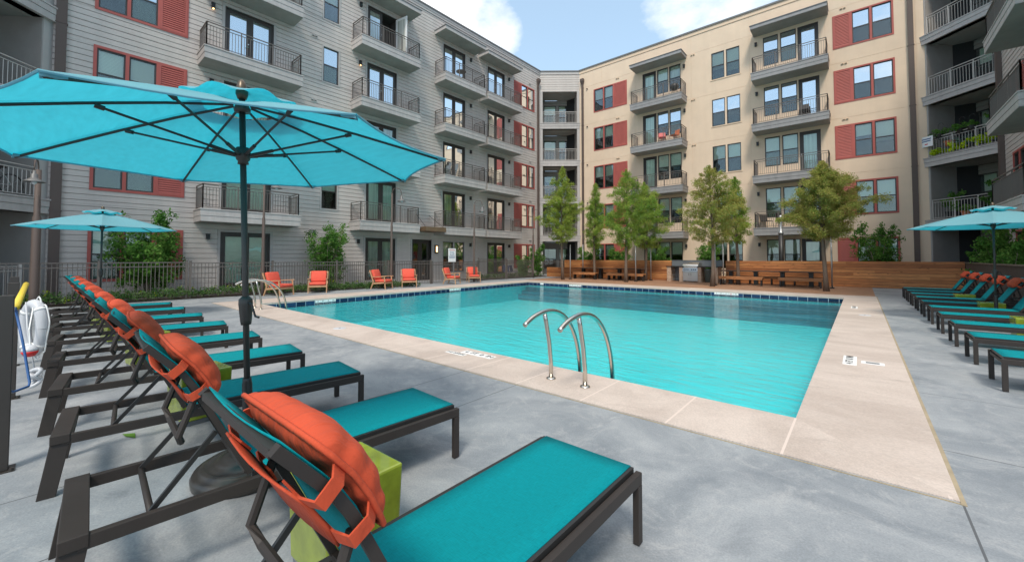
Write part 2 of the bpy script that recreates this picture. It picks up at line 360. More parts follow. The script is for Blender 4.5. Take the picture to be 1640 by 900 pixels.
# glass: mirror-like panes, see-through to blinds
def glass(name, refl, tint, warp=0.02):
    m = bpy.data.materials.new(name); m.use_nodes = True; t = m.node_tree; t.nodes.clear()
    o = N(m, 'ShaderNodeOutputMaterial'); a = N(m, 'ShaderNodeBsdfTransparent'); a.inputs[0].default_value = (*tint, 1)
    g = N(m, 'ShaderNodeBsdfGlossy'); g.inputs['Roughness'].default_value = .015; g.inputs[0].default_value = (.92, .97, 1, 1)
    f = N(m, 'ShaderNodeFresnel'); f.inputs[0].default_value = 1.5
    ad = N(m, 'ShaderNodeMath', operation='MULTIPLY_ADD'); ad.use_clamp = True; t.links.new(f.outputs[0], ad.inputs[0]); ad.inputs[1].default_value = 1.0; ad.inputs[2].default_value = refl
    tcn = N(m, 'ShaderNodeNewGeometry'); n = N(m, 'ShaderNodeTexNoise'); n.inputs['Scale'].default_value = 1.3; n.inputs['Detail'].default_value = 1
    t.links.new(tcn.outputs['Position'], n.inputs['Vector']); b = N(m, 'ShaderNodeBump'); b.inputs['Strength'].default_value = warp; b.inputs['Distance'].default_value = .3
    t.links.new(n.outputs[0], b.inputs['Height']); t.links.new(b.outputs[0], g.inputs['Normal'])
    mxs = N(m, 'ShaderNodeMixShader'); t.links.new(ad.outputs[0], mxs.inputs[0]); t.links.new(a.outputs[0], mxs.inputs[1]); t.links.new(g.outputs[0], mxs.inputs[2])
    t.links.new(mxs.outputs[0], o.inputs[0]); return m
M['glass'] = glass('window_glass', .05, (.93, .98, .94))
M['glassd'] = glass('door_glass', .06, (.93, .98, .94))
M['glasshi'] = glass('reflective_glass', .62, (.6, .7, .7))
M['screen'] = glass('insect_screen', .03, (.72, .74, .72))
# blinds: horizontal slats
def blinds(name, c1, c2, per=.05):
    m = bpy.data.materials.new(name); m.use_nodes = True; t = m.node_tree; p = t.nodes['Principled BSDF']
    g = N(m, 'ShaderNodeNewGeometry'); sep = N(m, 'ShaderNodeSeparateXYZ'); t.links.new(g.outputs['Position'], sep.inputs[0])
    dv = N(m, 'ShaderNodeMath', operation='DIVIDE'); t.links.new(sep.outputs[2], dv.inputs[0]); dv.inputs[1].default_value = per
    fr = N(m, 'ShaderNodeMath', operation='FRACT'); t.links.new(dv.outputs[0], fr.inputs[0])
    mxx = N(m, 'ShaderNodeMix', data_type='RGBA'); t.links.new(fr.outputs[0], mxx.inputs['Factor']); mxx.inputs[6].default_value = (*c2, 1); mxx.inputs[7].default_value = (*c1, 1)
    t.links.new(mxx.outputs[2], p.inputs['Base Color']); p.inputs['Roughness'].default_value = .6
    return m
M['blind'] = blinds('white_blinds', (.88, .90, .80), (.50, .52, .46))
M['blind2'] = blinds('cream_blinds', (.70, .70, .56), (.38, .38, .32), .035)
M['blindv'] = mat('vertical_blinds', (.72, .76, .68), .7, var=.35, vscale=9, stretch=(1, 1, .02))
M['curtain'] = mat('curtain', (.55, .56, .50), .8, var=.45, vscale=5, stretch=(1.5, 1.5, .05))

# shutter: louvre lines are geometry
# sling mesh fabric
def sling(name, col):
    m = mat(name, col, .8, var=.05, vscale=4, spec=.15)
    t = m.node_tree; p = t.nodes['Principled BSDF']; g = N(m, 'ShaderNodeTexCoord')
    w1 = N(m, 'ShaderNodeTexWave', bands_direction='X'); w1.inputs['Scale'].default_value = 90; w1.inputs['Distortion'].default_value = .8
    w2 = N(m, 'ShaderNodeTexWave', bands_direction='Y'); w2.inputs['Scale'].default_value = 90; w2.inputs['Distortion'].default_value = .8
    t.links.new(g.outputs['Object'], w1.inputs[0]); t.links.new(g.outputs['Object'], w2.inputs[0])
    a = N(m, 'ShaderNodeMath', operation='ADD'); t.links.new(w1.outputs[1], a.inputs[0]); t.links.new(w2.outputs[1], a.inputs[1])
    b = N(m, 'ShaderNodeBump'); b.inputs['Strength'].default_value = .35; b.inputs['Distance'].default_value = .002
    t.links.new(a.outputs[0], b.inputs['Height']); t.links.new(b.outputs[0], p.inputs['Normal'])
    w3 = N(m, 'ShaderNodeTexNoise'); w3.inputs['Scale'].default_value = 1; w3.inputs['Detail'].default_value = 5; mp3 = N(m, 'ShaderNodeMapping'); mp3.inputs['Scale'].default_value = (420, 30, 30); t.links.new(g.outputs['Object'], mp3.inputs[0]); t.links.new(mp3.outputs[0], w3.inputs[0])
    w4 = N(m, 'ShaderNodeTexNoise'); w4.inputs['Scale'].default_value = 1; w4.inputs['Detail'].default_value = 5; mp4 = N(m, 'ShaderNodeMapping'); mp4.inputs['Scale'].default_value = (30, 420, 420); t.links.new(g.outputs['Object'], mp4.inputs[0]); t.links.new(mp4.outputs[0], w4.inputs[0])
    ad = N(m, 'ShaderNodeMath', operation='ADD'); t.links.new(w3.outputs[0], ad.inputs[0]); t.links.new(w4.outputs[0], ad.inputs[1])
    mr = N(m, 'ShaderNodeMapRange'); mr.inputs['From Min'].default_value = .7; mr.inputs['From Max'].default_value = 1.3; mr.inputs['To Min'].default_value = .80; mr.inputs['To Max'].default_value = 1.16; t.links.new(ad.outputs[0], mr.inputs[0])
    hs = N(m, 'ShaderNodeHueSaturation'); hs.inputs['Color'].default_value = (*col, 1); t.links.new(mr.outputs[0], hs.inputs['Value']); t.links.new(hs.outputs[0], p.inputs['Base Color'])
    p.inputs['Sheen Weight'].default_value = 0
    return m
M['sling'] = sling('teal_sling', (.0, .235, .262))
# umbrella cloth: half reflects, half lets light through
def cloth(name, col, tr, mixf=.5):
    m = bpy.data.materials.new(name); m.use_nodes = True; t = m.node_tree; t.nodes.clear()
    o = N(m, 'ShaderNodeOutputMaterial'); d = N(m, 'ShaderNodeBsdfDiffuse'); r_ = N(m, 'ShaderNodeBsdfTranslucent'); r_.inputs[0].default_value = (*tr, 1)
    tcn = N(m, 'ShaderNodeTexCoord'); mpn = N(m, 'ShaderNodeMapping'); mpn.inputs['Scale'].default_value = (2, 22, 60); t.links.new(tcn.outputs['Object'], mpn.inputs[0])
    n = N(m, 'ShaderNodeTexNoise'); n.inputs['Scale'].default_value = 1.2; n.inputs['Detail'].default_value = 6; t.links.new(mpn.outputs[0], n.inputs['Vector'])
    x = N(m, 'ShaderNodeMix', data_type='RGBA'); t.links.new(n.outputs[0], x.inputs['Factor']); x.inputs[6].default_value = (*[c*.70 for c in tr], 1); x.inputs[7].default_value = (*[min(1, c*1.12+.02) for c in tr], 1)
    t.links.new(x.outputs[2], r_.inputs[0]); d.inputs[0].default_value = (*col, 1)
    bp = N(m, 'ShaderNodeBump'); bp.inputs['Strength'].default_value = .2; bp.inputs['Distance'].default_value = .01; t.links.new(n.outputs[0], bp.inputs['Height']); t.links.new(bp.outputs[0], d.inputs['Normal'])
    mxs = N(m, 'ShaderNodeMixShader'); mxs.inputs[0].default_value = mixf; t.links.new(d.outputs[0], mxs.inputs[1]); t.links.new(r_.outputs[0], mxs.inputs[2]); t.links.new(mxs.outputs[0], o.inputs[0])
    return m
M['canopy'] = cloth('turquoise_canvas', (.36, .70, .77), (.004, .42, .53), .60)
M['pillow'] = mat('orange_pillow', (.54, .068, .022), .85, var=.10, vscale=12, bump=.12, bscale=320)
def folds(m, sc, st, dist):
    t = m.node_tree; p = t.nodes['Principled BSDF']; g = N(m, 'ShaderNodeTexCoord'); mp_ = N(m, 'ShaderNodeMapping'); mp_.inputs['Scale'].default_value = sc; t.links.new(g.outputs['Object'], mp_.inputs[0])
    n = N(m, 'ShaderNodeTexNoise'); n.inputs['Scale'].default_value = 1; n.inputs['Detail'].default_value = 4; n.inputs['Distortion'].default_value = .6; t.links.new(mp_.outputs[0], n.inputs[0])
    b = N(m, 'ShaderNodeBump'); b.inputs['Strength'].default_value = st; b.inputs['Distance'].default_value = dist; t.links.new(n.outputs[0], b.inputs['Height']); old = p.inputs['Normal'].links[0].from_socket; t.links.new(old, b.inputs['Normal']); t.links.new(b.outputs[0], p.inputs['Normal'])
folds(M['pillow'], (34, 7, 7), .55, .022); folds(M['cushion'], (9, 9, 9), .35, .02)
M['cube'] = mat('lime_glazed_ceramic', (.27, .33, .025), .22, var=.45, vscale=4, coat=.5)
# leaves
def leafmat(name, cols, tr=.35, sc=1.3):
    m = bpy.data.materials.new(name); m.use_nodes = True; t = m.node_tree; t.nodes.clear()
    o = N(m, 'ShaderNodeOutputMaterial'); d = N(m, 'ShaderNodeBsdfDiffuse'); r_ = N(m, 'ShaderNodeBsdfTranslucent')
    g = N(m, 'ShaderNodeNewGeometry'); n = N(m, 'ShaderNodeTexNoise'); n.inputs['Scale'].default_value = sc; n.inputs['Detail'].default_value = 4; t.links.new(g.outputs['Position'], n.inputs['Vector'])
    wn = N(m, 'ShaderNodeMath', operation='MULTIPLY_ADD'); t.links.new(g.outputs['Random Per Island'], wn.inputs[0]); wn.inputs[1].default_value = .35; t.links.new(n.outputs[0], wn.inputs[2])
    r = N(m, 'ShaderNodeMapRange'); r.inputs['From Min'].default_value = .42; r.inputs['From Max'].default_value = .92; t.links.new(wn.outputs[0], r.inputs['Value'])
    cr = N(m, 'ShaderNodeValToRGB'); t.links.new(r.outputs[0], cr.inputs[0])
    for i, c in enumerate(cols):
        e = cr.color_ramp.elements[i] if i < 2 else cr.color_ramp.elements.new(1)
        e.position = i/(len(cols)-1); e.color = (*c, 1)
    t.links.new(cr.outputs[0], d.inputs[0])
    hs = N(m, 'ShaderNodeHueSaturation'); hs.inputs['Value'].default_value = 1.5; t.links.new(cr.outputs[0], hs.inputs['Color']); t.links.new(hs.outputs[0], r_.inputs[0])
    mxs = N(m, 'ShaderNodeMixShader'); mxs.inputs[0].default_value = tr; t.links.new(d.outputs[0], mxs.inputs[1]); t.links.new(r_.outputs[0], mxs.inputs[2]); t.links.new(mxs.outputs[0], o.inputs[0])
    return m
M['leafA'] = leafmat('feathery_leaf_olive', [(.14, .22, .04), (.25, .33, .06), (.33, .36, .08), (.30, .38, .07)])
M['leafB'] = leafmat('feathery_leaf_green', [(.11, .21, .04), (.20, .31, .06), (.28, .37, .07), (.33, .33, .09)])
M['leafC'] = leafmat('feathery_leaf_rust', [(.16, .23, .05), (.28, .32, .07), (.38, .31, .11), (.30, .35, .08)])
M['leafS'] = leafmat('broad_leaf_green', [(.045, .12, .025), (.09, .21, .04), (.18, .31, .07)])
M['leafH'] = leafmat('groundcover_leaf', [(0.039, 0.091, 0.026), (0.078, 0.156, 0.046), (0.156, 0.208, 0.091)], sc=3)
M['leafL'] = leafmat('lime_leaf', [(.30, .42, .01), (.45, .58, .03), (.55, .65, .05)])
M['leafG'] = leafmat('blue_grey_leaf', [(.10, .18, .15), (.18, .28, .22)])

# pool
m = bpy.data.materials.new('pool_plaster'); m.use_nodes = True; t = m.node_tree; p = t.nodes['Principled BSDF']
g = N(m, 'ShaderNodeNewGeometry'); n = N(m, 'ShaderNodeTexNoise'); n.inputs['Scale'].default_value = .35; n.inputs['Detail'].default_value = 3; t.links.new(g.outputs['Position'], n.inputs['Vector'])
x = N(m, 'ShaderNodeMix', data_type='RGBA'); t.links.new(n.outputs[0], x.inputs['Factor']); x.inputs[6].default_value = (.025, .56, .61, 1); x.inputs[7].default_value = (.07, .71, .75, 1)
t.links.new(x.outputs[2], p.inputs['Base Color']); p.inputs['Roughness'].default_value = .8; M['plaster'] = m
M['ledge'] = mat('dark_pool_tile', (.055, .30, .38), .5, var=.5, vscale=1.5, stretch=(.3, 1, 8))
def tiles(name, axis):
    m = bpy.data.materials.new(name); m.use_nodes = True; t = m.node_tree; p = t.nodes['Principled BSDF']
    g = N(m, 'ShaderNodeNewGeometry'); sep = N(m, 'ShaderNodeSeparateXYZ'); t.links.new(g.outputs['Position'], sep.inputs[0])
    dv = N(m, 'ShaderNodeMath', operation='DIVIDE'); t.links.new(sep.outputs[axis], dv.inputs[0]); dv.inputs[1].default_value = .31
    fl = N(m, 'ShaderNodeMath', operation='FLOOR'); t.links.new(dv.outputs[0], fl.inputs[0]); fr = N(m, 'ShaderNodeMath', operation='FRACT'); t.links.new(dv.outputs[0], fr.inputs[0])
    wn = N(m, 'ShaderNodeTexWhiteNoise', noise_dimensions='1D'); t.links.new(fl.outputs[0], wn.inputs['W'])
    cr = N(m, 'ShaderNodeValToRGB'); t.links.new(wn.outputs[0], cr.inputs[0]); cr.color_ramp.elements[0].color = (.006, .014, .05, 1); cr.color_ramp.elements[1].color = (.018, .05, .13, 1)
    lt = N(m, 'ShaderNodeMath', operation='LESS_THAN'); t.links.new(fr.outputs[0], lt.inputs[0]); lt.inputs[1].default_value = .06
    mxx = N(m, 'ShaderNodeMix', data_type='RGBA'); t.links.new(lt.outputs[0], mxx.inputs['Factor']); t.links.new(cr.outputs[0], mxx.inputs[6]); mxx.inputs[7].default_value = (.30, .38, .45, 1)
    t.links.new(mxx.outputs[2], p.inputs['Base Color']); p.inputs['Roughness'].default_value = .18
    return m
M['tileX'] = tiles('pool_tile_band', 0); M['tileY'] = tiles('pool_tile_band_side', 1)
m = bpy.data.materials.new('pool_water'); m.use_nodes = True; t = m.node_tree; t.nodes.clear()
o = N(m, 'ShaderNodeOutputMaterial'); a = N(m, 'ShaderNodeBsdfTransparent'); a.inputs[0].default_value = (.90, 1, 1, 1)
gl = N(m, 'ShaderNodeBsdfGlossy'); gl.inputs['Roughness'].default_value = .03
f = N(m, 'ShaderNodeFresnel'); f.inputs[0].default_value = 1.33
g = N(m, 'ShaderNodeNewGeometry'); mpn = N(m, 'ShaderNodeMapping'); mpn.inputs['Rotation'].default_value = (0, 0, R(35)); mpn.inputs['Scale'].default_value = (1.2, 4.5, 1); t.links.new(g.outputs['Position'], mpn.inputs[0])
n1 = N(m, 'ShaderNodeTexNoise'); n1.inputs['Scale'].default_value = 1.6; n1.inputs['Detail'].default_value = 5; n1.inputs['Roughness'].default_value = .55; n1.inputs['Distortion'].default_value = .5; t.links.new(mpn.outputs[0], n1.inputs['Vector'])
b = N(m, 'ShaderNodeBump'); b.inputs['Strength'].default_value = .8; b.inputs['Distance'].default_value = .05; t.links.new(n1.outputs[0], b.inputs['Height'])
t.links.new(b.outputs[0], gl.inputs['Normal']); t.links.new(b.outputs[0], f.inputs['Normal'])
fm = N(m, 'ShaderNodeMath', operation='MULTIPLY'); t.links.new(f.outputs[0], fm.inputs[0]); fm.inputs[1].default_value = 1.0
mxs = N(m, 'ShaderNodeMixShader'); t.links.new(fm.outputs[0], mxs.inputs[0]); t.links.new(a.outputs[0], mxs.inputs[1]); t.links.new(gl.outputs[0], mxs.inputs[2]); t.links.new(mxs.outputs[0], o.inputs[0]); M['water'] = m

# ------------------------------------------------------------------ ground, pool
def st(name, mb, m, **k): o = mb.build(name, m, **k); tag(o, kind='structure'); return o
Pin = [(-14.3, 4.5), (-.47, 4.47), (-.47, 18.92), (-15.2, 19.2)]
Pout = [(-15.75, 3.57), (.42, 3.59), (.42, 20.25), (-16.45, 20.55)]
mb = MB(); Bg = [(-300, -300), (300, -300), (300, 300), (-300, 300)]
ins = [(-14.9, 4.0), (-.1, 4.0), (-.1, 19.6), (-15.8, 19.8)]
vs = [(x, y, 0) for x, y in Bg]+[(x, y, 0) for x, y in ins]
mb.add(vs, [(i, (i+1) % 4, 4+(i+1) % 4, 4+i) for i in range(4)]); st('ground', mb, M['conc'])
for i, (nm, mm) in enumerate((('coping_near', M['coping']), ('coping_side', M['copingY']), ('coping_far', M['coping']), ('coping_edge', M['copingY']))):
    mb = MB(); a, b_ = i, (i+1) % 4
    q = [Pout[a], Pout[b_], Pin[b_], Pin[a]]
    mb.hexa([(x, y, -.05) for x, y in q]+[(x, y, .006) for x, y in q])
    st('pool_coping', mb, mm)
# tan joint strip beside the right coping
mb = MB(); mb.box(.42, .445, 3.55, 20.3, -.02, .005); mb.box(-15.75, .42, 3.555, 3.568, -.02, .004); st('joint_strip', mb, M['tan'])
mb = MB(); D = -1.0
for i in range(4):
    a, b_ = Pin[i], Pin[(i+1) % 4]
    mb.add([(a[0], a[1], D), (b_[0], b_[1], D), (b_[0], b_[1], -.214), (a[0], a[1], -.214)], [(0, 1, 2, 3)])
mb.add([(x, y, D) for x, y in Pin], [(0, 1, 2, 3)]); st('pool_basin', mb, M['plaster'])
for i in range(4):
    mb = MB(); a, b_ = Pin[i], Pin[(i+1) % 4]
    mb.add([(a[0], a[1], -.215), (b_[0], b_[1], -.215), (b_[0], b_[1], -.048), (a[0], a[1], -.048)], [(0, 1, 2, 3)])
    st('pool_tile_band', mb, M['tileX'] if i in (0, 2) else M['tileY'])
mb = MB()   # dark tiled entry steps along the far wall
for k, (z, dy) in enumerate(((-.30, .35), (-.48, .7), (-.70, 1.05))):
    y0 = 18.9
    mb.add([(-15.15, y0+.27-dy, D), (-.49, y0-dy, D), (-.49, y0-dy, z), (-15.15, y0+.27-dy, z), (-.49, y0+.02, z), (-15.15, y0+.28, z)], [(0, 1, 2, 3), (3, 2, 4, 5)])
st('pool_steps', mb, M['ledge'])
mb = MB(); mb.add([(x, y, -.145) for x, y in Pin], [(0, 1, 2, 3)]); st('pool_water', mb, M['water'])
mb = MB(); q = [(-16.6, 20.25+.32), (.40, 20.26), (.40, 25.95), (-16.6, 25.95)]
mb.hexa([(x, y, -.02) for x, y in q]+[(x, y, .010) for x, y in q]); st('wood_deck', mb, M['deck'])
# planting bed soil
mb = MB(); q = [(-20.4, -6), (-18.15, -6), (-17.55, 12.6), (-20.4, 12.6)]
mb.add([(x, y, .02) for x, y in q], [(0, 1, 2, 3)]); q = [(-20.4, 17.9), (-18.4, 17.9), (-18.2, 25.5), (-20.4, 26.4)]; mb.add([(x, y, .02) for x, y in q], [(0, 1, 2, 3)])
q = [(-18, 26.5), (3.3, 26.5), (3.3, 29.5), (-18, 29.5)]; mb.add([(x, y, .015) for x, y in q], [(0, 1, 2, 3)])
q = [(3.5, 8), (4.7, 8), (4.7, 29), (3.5, 29)]; mb.add([(x, y, .018) for x, y in q], [(0, 1, 2, 3)]); st('planting_soil', mb, M['soil'])

# ------------------------------------------------------------------ lettering
def text_mesh(s, size, m, mtx, name, parent, ext=0.0015):
    c = bpy.data.curves.new('t', 'FONT'); c.body = s; c.size = size; c.align_x = 'CENTER'; c.align_y = 'CENTER'; c.extrude = ext
    o = bpy.data.objects.new('t', c); COL.objects.link(o)
    bpy.context.view_layer.update()
    me = bpy.data.meshes.new_from_object(o); bpy.data.objects.remove(o)
    me.transform(Matrix.Translation(-root_org(parent)) @ mtx); me.materials.clear(); me.materials.append(m)
    n = bpy.data.objects.new(name, me); COL.objects.link(n); n.parent = parent; return n

# ------------------------------------------------------------------ facade kit (building units -> world)
S = 1.06
def bz(z): return 1.45+(z-1.5)*S
def frame(org, u, n):
    org = Vector((org[0], org[1], 0)); u = Vector((u[0], u[1], 0)).normalized(); n = Vector((n[0], n[1], 0)).normalized()
    def f(a, d, z): p = org+u*a+n*d; return (p.x, p.y, z)
    f.n = n; f.u = u; f.o = org
    return f
GX = -19.35*S; BY = 27.98*S
frG = frame((GX, 0), (0, 1), (1, 0)); frB = frame((0, BY), (1, 0), (0, -1))
cL = Vector((GX, .05*S)); frL = frame(cL, (1, -1), (1, 1))
cC0 = Vector((GX, 25.95*S)); cC1 = Vector((-16.92*S, BY)); frC = frame(cC0, cC1-cC0, ((cC1-cC0).y, -(cC1-cC0).x)); LC = (cC1-cC0).length
cR0 = Vector((2.6*S, BY)); cR1 = Vector((4.6*S, 26.0*S)); frR = frame(cR0, cR1-cR0, (-1, -1)); LR = (cR1-cR0).length
frW = frame((4.6*S, 0), (0, 1), (-1, 0))

def cells(u0, u1, z0, z1, ops):
    """rectangles of [u0,u1]x[z0,z1] outside the openings"""
    zs = sorted({z0, z1, *[z for o in ops for z in (o[2], o[3]) if z0 < z < z1]}); out = []
    for a, b in zip(zs, zs[1:]):
        mid = (a+b)/2; hit = sorted([(max(o[0], u0), min(o[1], u1)) for o in ops if o[2] < mid < o[3] and o[1] > u0 and o[0] < u1]); c = u0
        for p, q in hit:
            if p > c+1e-4: out.append((c, p, a, b))
            c = max(c, q)
        if c < u1-1e-4: out.append((c, u1, a, b))
    return out
def siding(fr, u0, u1, z0, z1, ops, parent, name='siding', m='siding', course=.204, gap=.018, thick=.026):
    mb = MB(); z = z0
    while z < z1-1e-3:
        zt = min(z+course, z1)
        for a, b, c, d in cells(u0, u1, z, zt, ops):
            top = d-gap if abs(d-zt) < 1e-4 else d
            if top-c > .004:
                # lapped board: lower edge stands out a little further
                mb.hexa([fr(a, -.054, c), fr(b, -.054, c), fr(b, 0, c), fr(a, 0, c), fr(a, -.054, top), fr(b, -.054, top), fr(b, -.008, top), fr(a, -.008, top)])
        z = zt
    for a, b, c, d in cells(u0, u1, z0, z1, ops): mb.fbox(fr, a, b, -.22, -.055, c, d)
    return mb.build(name, M[m], parent)
def stucco(fr, u0, u1, z0, z1, ops, ucuts, zcuts, parent):
    mb = MB(); g = .007
    us = [u0]+ucuts+[u1]; zs = [z0]+zcuts+[z1]
    for a, b in zip(us, us[1:]):
        for c, d in zip(zs, zs[1:]):
            for e in cells(a+g, b-g, c+g, d-g, ops): mb.fbox(fr, e[0], e[1], -.03, 0, e[2], e[3])
    for e in cells(u0, u1, z0, z1, ops): mb.fbox(fr, e[0], e[1], -.22, -.012, e[2], e[3])
    return mb.build('wall', M['stucco'], parent)
def frame_boxes(mb, fr, u0, u1, z0, z1, w, d0, d1, bot=None):
    b = w if bot is None else bot
    mb.fbox(fr, u0, u0+w, d0, d1, z0, z1); mb.fbox(fr, u1-w, u1, d0, d1, z0, z1)
    mb.fbox(fr, u0+w, u1-w, d0, d1, z1-w, z1)
    if b: mb.fbox(fr, u0+w, u1-w, d0, d1, z0, z0+b)
def window(parent, fr, u0, u1, z0, z1, trim='trim', tw=.09, blind='blind', bl=1.0, gm='glass', sill=False, lower=True, name='window'):
    """one double-hung sash: trim part is separate; window > pane, blind, screen"""
    mb = MB(); w = .045
    frame_boxes(mb, fr, u0, u1, z0, z1, w, -.16, -.015); zm = z0+(z1-z0)*.5
    mb.fbox(fr, u0+w, u1-w, -.10, -.03, zm-.025, zm+.025)
    W = mb.build(name, M['bronze'], parent)
    mb = MB(); mb.fbox(fr, u0+w, u1-w, -.06, -.055, zm+.025, z1-w); mb.build('pane', M[gm], W)
    if lower:
        mb = MB(); mb.fbox(fr, u0+w, u1-w, -.085, -.08, z0+w, zm-.025); mb.build('pane', M[gm if gm != 'glasshi' else 'glass'], W)
        mb = MB(); mb.fbox(fr, u0+w, u1-w, -.05, -.047, z0+w, zm-.025); mb.build('screen', M['screen'], W)
    if blind:
        if blind == 'blind' and bl != 1 and WR.random() < .5: bl = WR.choice((.25, .38, .5, .5, .62, .8, 1)); blind = WR.choice(('blind', 'blind', 'blind2', 'curtain'))
        elif blind == 'blind': blind = WR.choice(('blind', 'blind', 'blind2'))
        zb = z1-(z1-z0-w)*bl; mb = MB(); mb.fbox(fr, u0+w, u1-w, -.150, -.135, max(zb, z0+w), z1-w); mb.build('blind', M[blind], W)
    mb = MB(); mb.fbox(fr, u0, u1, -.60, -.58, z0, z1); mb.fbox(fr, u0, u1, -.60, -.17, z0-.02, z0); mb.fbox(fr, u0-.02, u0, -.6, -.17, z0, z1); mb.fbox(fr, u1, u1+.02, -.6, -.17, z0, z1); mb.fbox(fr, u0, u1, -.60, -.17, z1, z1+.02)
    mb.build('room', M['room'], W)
    return W
def door(parent, fr, u0, u1, z0, z1, leaves=2, blind='blindv', gm='glassd', open_right=False, handle=True):
    mb = MB(); w = .06; frame_boxes(mb, fr, u0, u1, z0, z1, w, -.16, .0, bot=.03)
    lw = (u1-u0-2*w)/leaves
    D_ = None
    for k in range(leaves):
        a = u0+w+k*lw; b = a+lw
        if open_right and k == leaves-1: continue
        frame_boxes(mb, fr, a+.004, b-.004, z0+.03, z1-w, .13, -.10, -.05, bot=.24)
    D_ = mb.build('door', M['bronze'], parent)
    for k in range(leaves):
        a = u0+w+k*lw; b = a+lw
        if open_right and k == leaves-1: continue
        mb = MB(); mb.fbox(fr, a+.13, b-.13, -.08, -.075, z0+.26, z1-w-.12); mb.build('pane', M[gm], D_)
        if blind:
            mb = MB(); mb.fbox(fr, a+.12, b-.12, -.125, -.112, z0+.24, z1-w-.11); mb.build('blind', M[blind], D_)
    if handle:
        mb = MB(); uc = u0+w+lw if leaves == 2 else u0+w+.07
        mb.tube([fr(uc-.06, -.05, z0+1.0), fr(uc-.06, .0, z0+1.0), fr(uc-.16, .0, z0+1.0)], .012, 6); mb.tube([fr(uc-.06, -.05, z0+1.14), fr(uc-.06, -.02, z0+1.14)], .025, 8)
        mb.build('handle', M['steel'], D_)
    if open_right:   # the right leaf stands swung outwards
        p0 = Vector(fr(u1-w, -.02, 0)); ang = R(62); dr = (fr.n*math.sin(ang)-fr.u*math.cos(ang)*-.35).normalized()
        f2 = frame((p0.x, p0.y), (dr.x, dr.y), (-dr.y, dr.x))
        mb = MB(); frame_boxes(mb, f2, 0, lw, z0+.04, z1-w, .13, -.02, .02, bot=.24); L_ = mb.build('door_leaf', M['whitepaint'], D_)
        mb = MB(); mb.fbox(f2, .13, lw-.13, -.01, .01, z0+.28, z1-w-.13); mb.build('blind', M['curtain'], D_)
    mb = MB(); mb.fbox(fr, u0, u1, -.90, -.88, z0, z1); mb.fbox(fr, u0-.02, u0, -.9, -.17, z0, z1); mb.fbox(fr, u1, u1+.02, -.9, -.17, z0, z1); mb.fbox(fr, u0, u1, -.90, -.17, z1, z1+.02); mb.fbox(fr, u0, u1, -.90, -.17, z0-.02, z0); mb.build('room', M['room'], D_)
    return D_
def trimbox(parent, fr, u0, u1, z0, z1, w, m, d=.022, inner=(), name='window_trim'):
    mb = MB(); frame_boxes(mb, fr, u0, u1, z0, z1, w, -.03, d)
    for a, b in inner: mb.fbox(fr, a, b, -.03, d, z0+w, z1-w)
    return mb.build(name, M[m], parent)
def shutter(parent, fr, u0, u1, z0, z1, m='red'):
    mb = MB(); frame_boxes(mb, fr, u0, u1, z0, z1, .07, -.02, .03); z = z0+.075
    while z < z1-.1:
        mb.hexa([fr(u0+.07, -.02, z), fr(u1-.07, -.02, z), fr(u1-.07, .028, z), fr(u0+.07, .028, z), fr(u0+.07, -.02, z+.07), fr(u1-.07, -.02, z+.07), fr(u1-.07, .008, z+.07), fr(u0+.07, .008, z+.07)]); z += .085
    mb.fbox(fr, u0+.05, u1-.05, -.03, -.02, z0+.05, z1-.05)
    return mb.build('shutter', M[m], parent)
def railing(parent, fr, u0, u1, d, z0, h=.97, m='rail', sides=True, bar=.105, r=.008, posts=3, name='railing', wall=0):
    mb = MB(); zt = z0+h
    def run(p, q, n_posts):
        p = Vector(p); q = Vector(q); L = (q-p).length; e = (q-p)/L
        mb.bar(p+Vector((0, 0, zt)), q+Vector((0, 0, zt)), .045, .03); mb.bar(p+Vector((0, 0, zt-.12)), q+Vector((0, 0, zt-.12)), .03, .022); mb.bar(p+Vector((0, 0, z0+.08)), q+Vector((0, 0, z0+.08)), .03, .022)
        for k in range(n_posts+1):
            c = p+e*L*k/n_posts; mb.bar(c+Vector((0, 0, z0)), c+Vector((0, 0, zt)), .036, .036)
        n = int(L/bar)
        for k in range(1, n):
            c = p+e*L*k/n; mb.bar(c+Vector((0, 0, z0+.08)), c+Vector((0, 0, zt-.12)), r*2, r*2)
    run(fr(u0, d, 0), fr(u1, d, 0), posts)
    if sides: run(fr(u0, wall+.02, 0), fr(u0, d, 0), 1); run(fr(u1, wall+.02, 0), fr(u1, d, 0), 1)
    return mb.build(name, M[m], parent)
def balcony(parent, fr, u0, u1, zs, zt, proj=1.05*S, roof=False, m='fascia', rail=True, lbl=None):
    """slab between soffit zs and top zt, lapped fascia; balcony > soffit, railing"""
    mb = MB(); h = zt-zs
    if roof:
        mb.fbox(fr, u0, u1, 0.0, proj, zs+.012, zt-.05)
    else:
        hh = (h-.05)/2
        mb.fbox(fr, u0+.012, u1-.012, 0, proj-.012, zs+.012, zs+hh-.012); mb.fbox(fr, u0, u1, 0, proj, zs+hh, zt-.062)
        mb.fbox(fr, u0+.03, u1-.03, 0, proj-.03, zs+hh-.012, zs+hh)
        mb.fbox(fr, u0+.02, u1-.02, 0, proj-.02, zt-.062, zt-.05)
        mb.fbox(fr, u0-.02, u1+.02, 0, proj+.02, zt-.05, zt)
    B = mb.build('canopy_roof' if roof else 'balcony', M[m], parent)
    if roof:
        mb = MB(); mb.fbox(fr, u0-.03, u1+.03, 0, proj+.03, zt-.048, zt); mb.build('roof_cap', M['cap'], B)
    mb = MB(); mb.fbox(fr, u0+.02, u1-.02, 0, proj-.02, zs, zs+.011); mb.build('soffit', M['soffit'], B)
    if rail and not roof:
        railing(B, fr, u0+.08, u1-.08, proj-.08, zt, m='rail', posts=3)
    return B
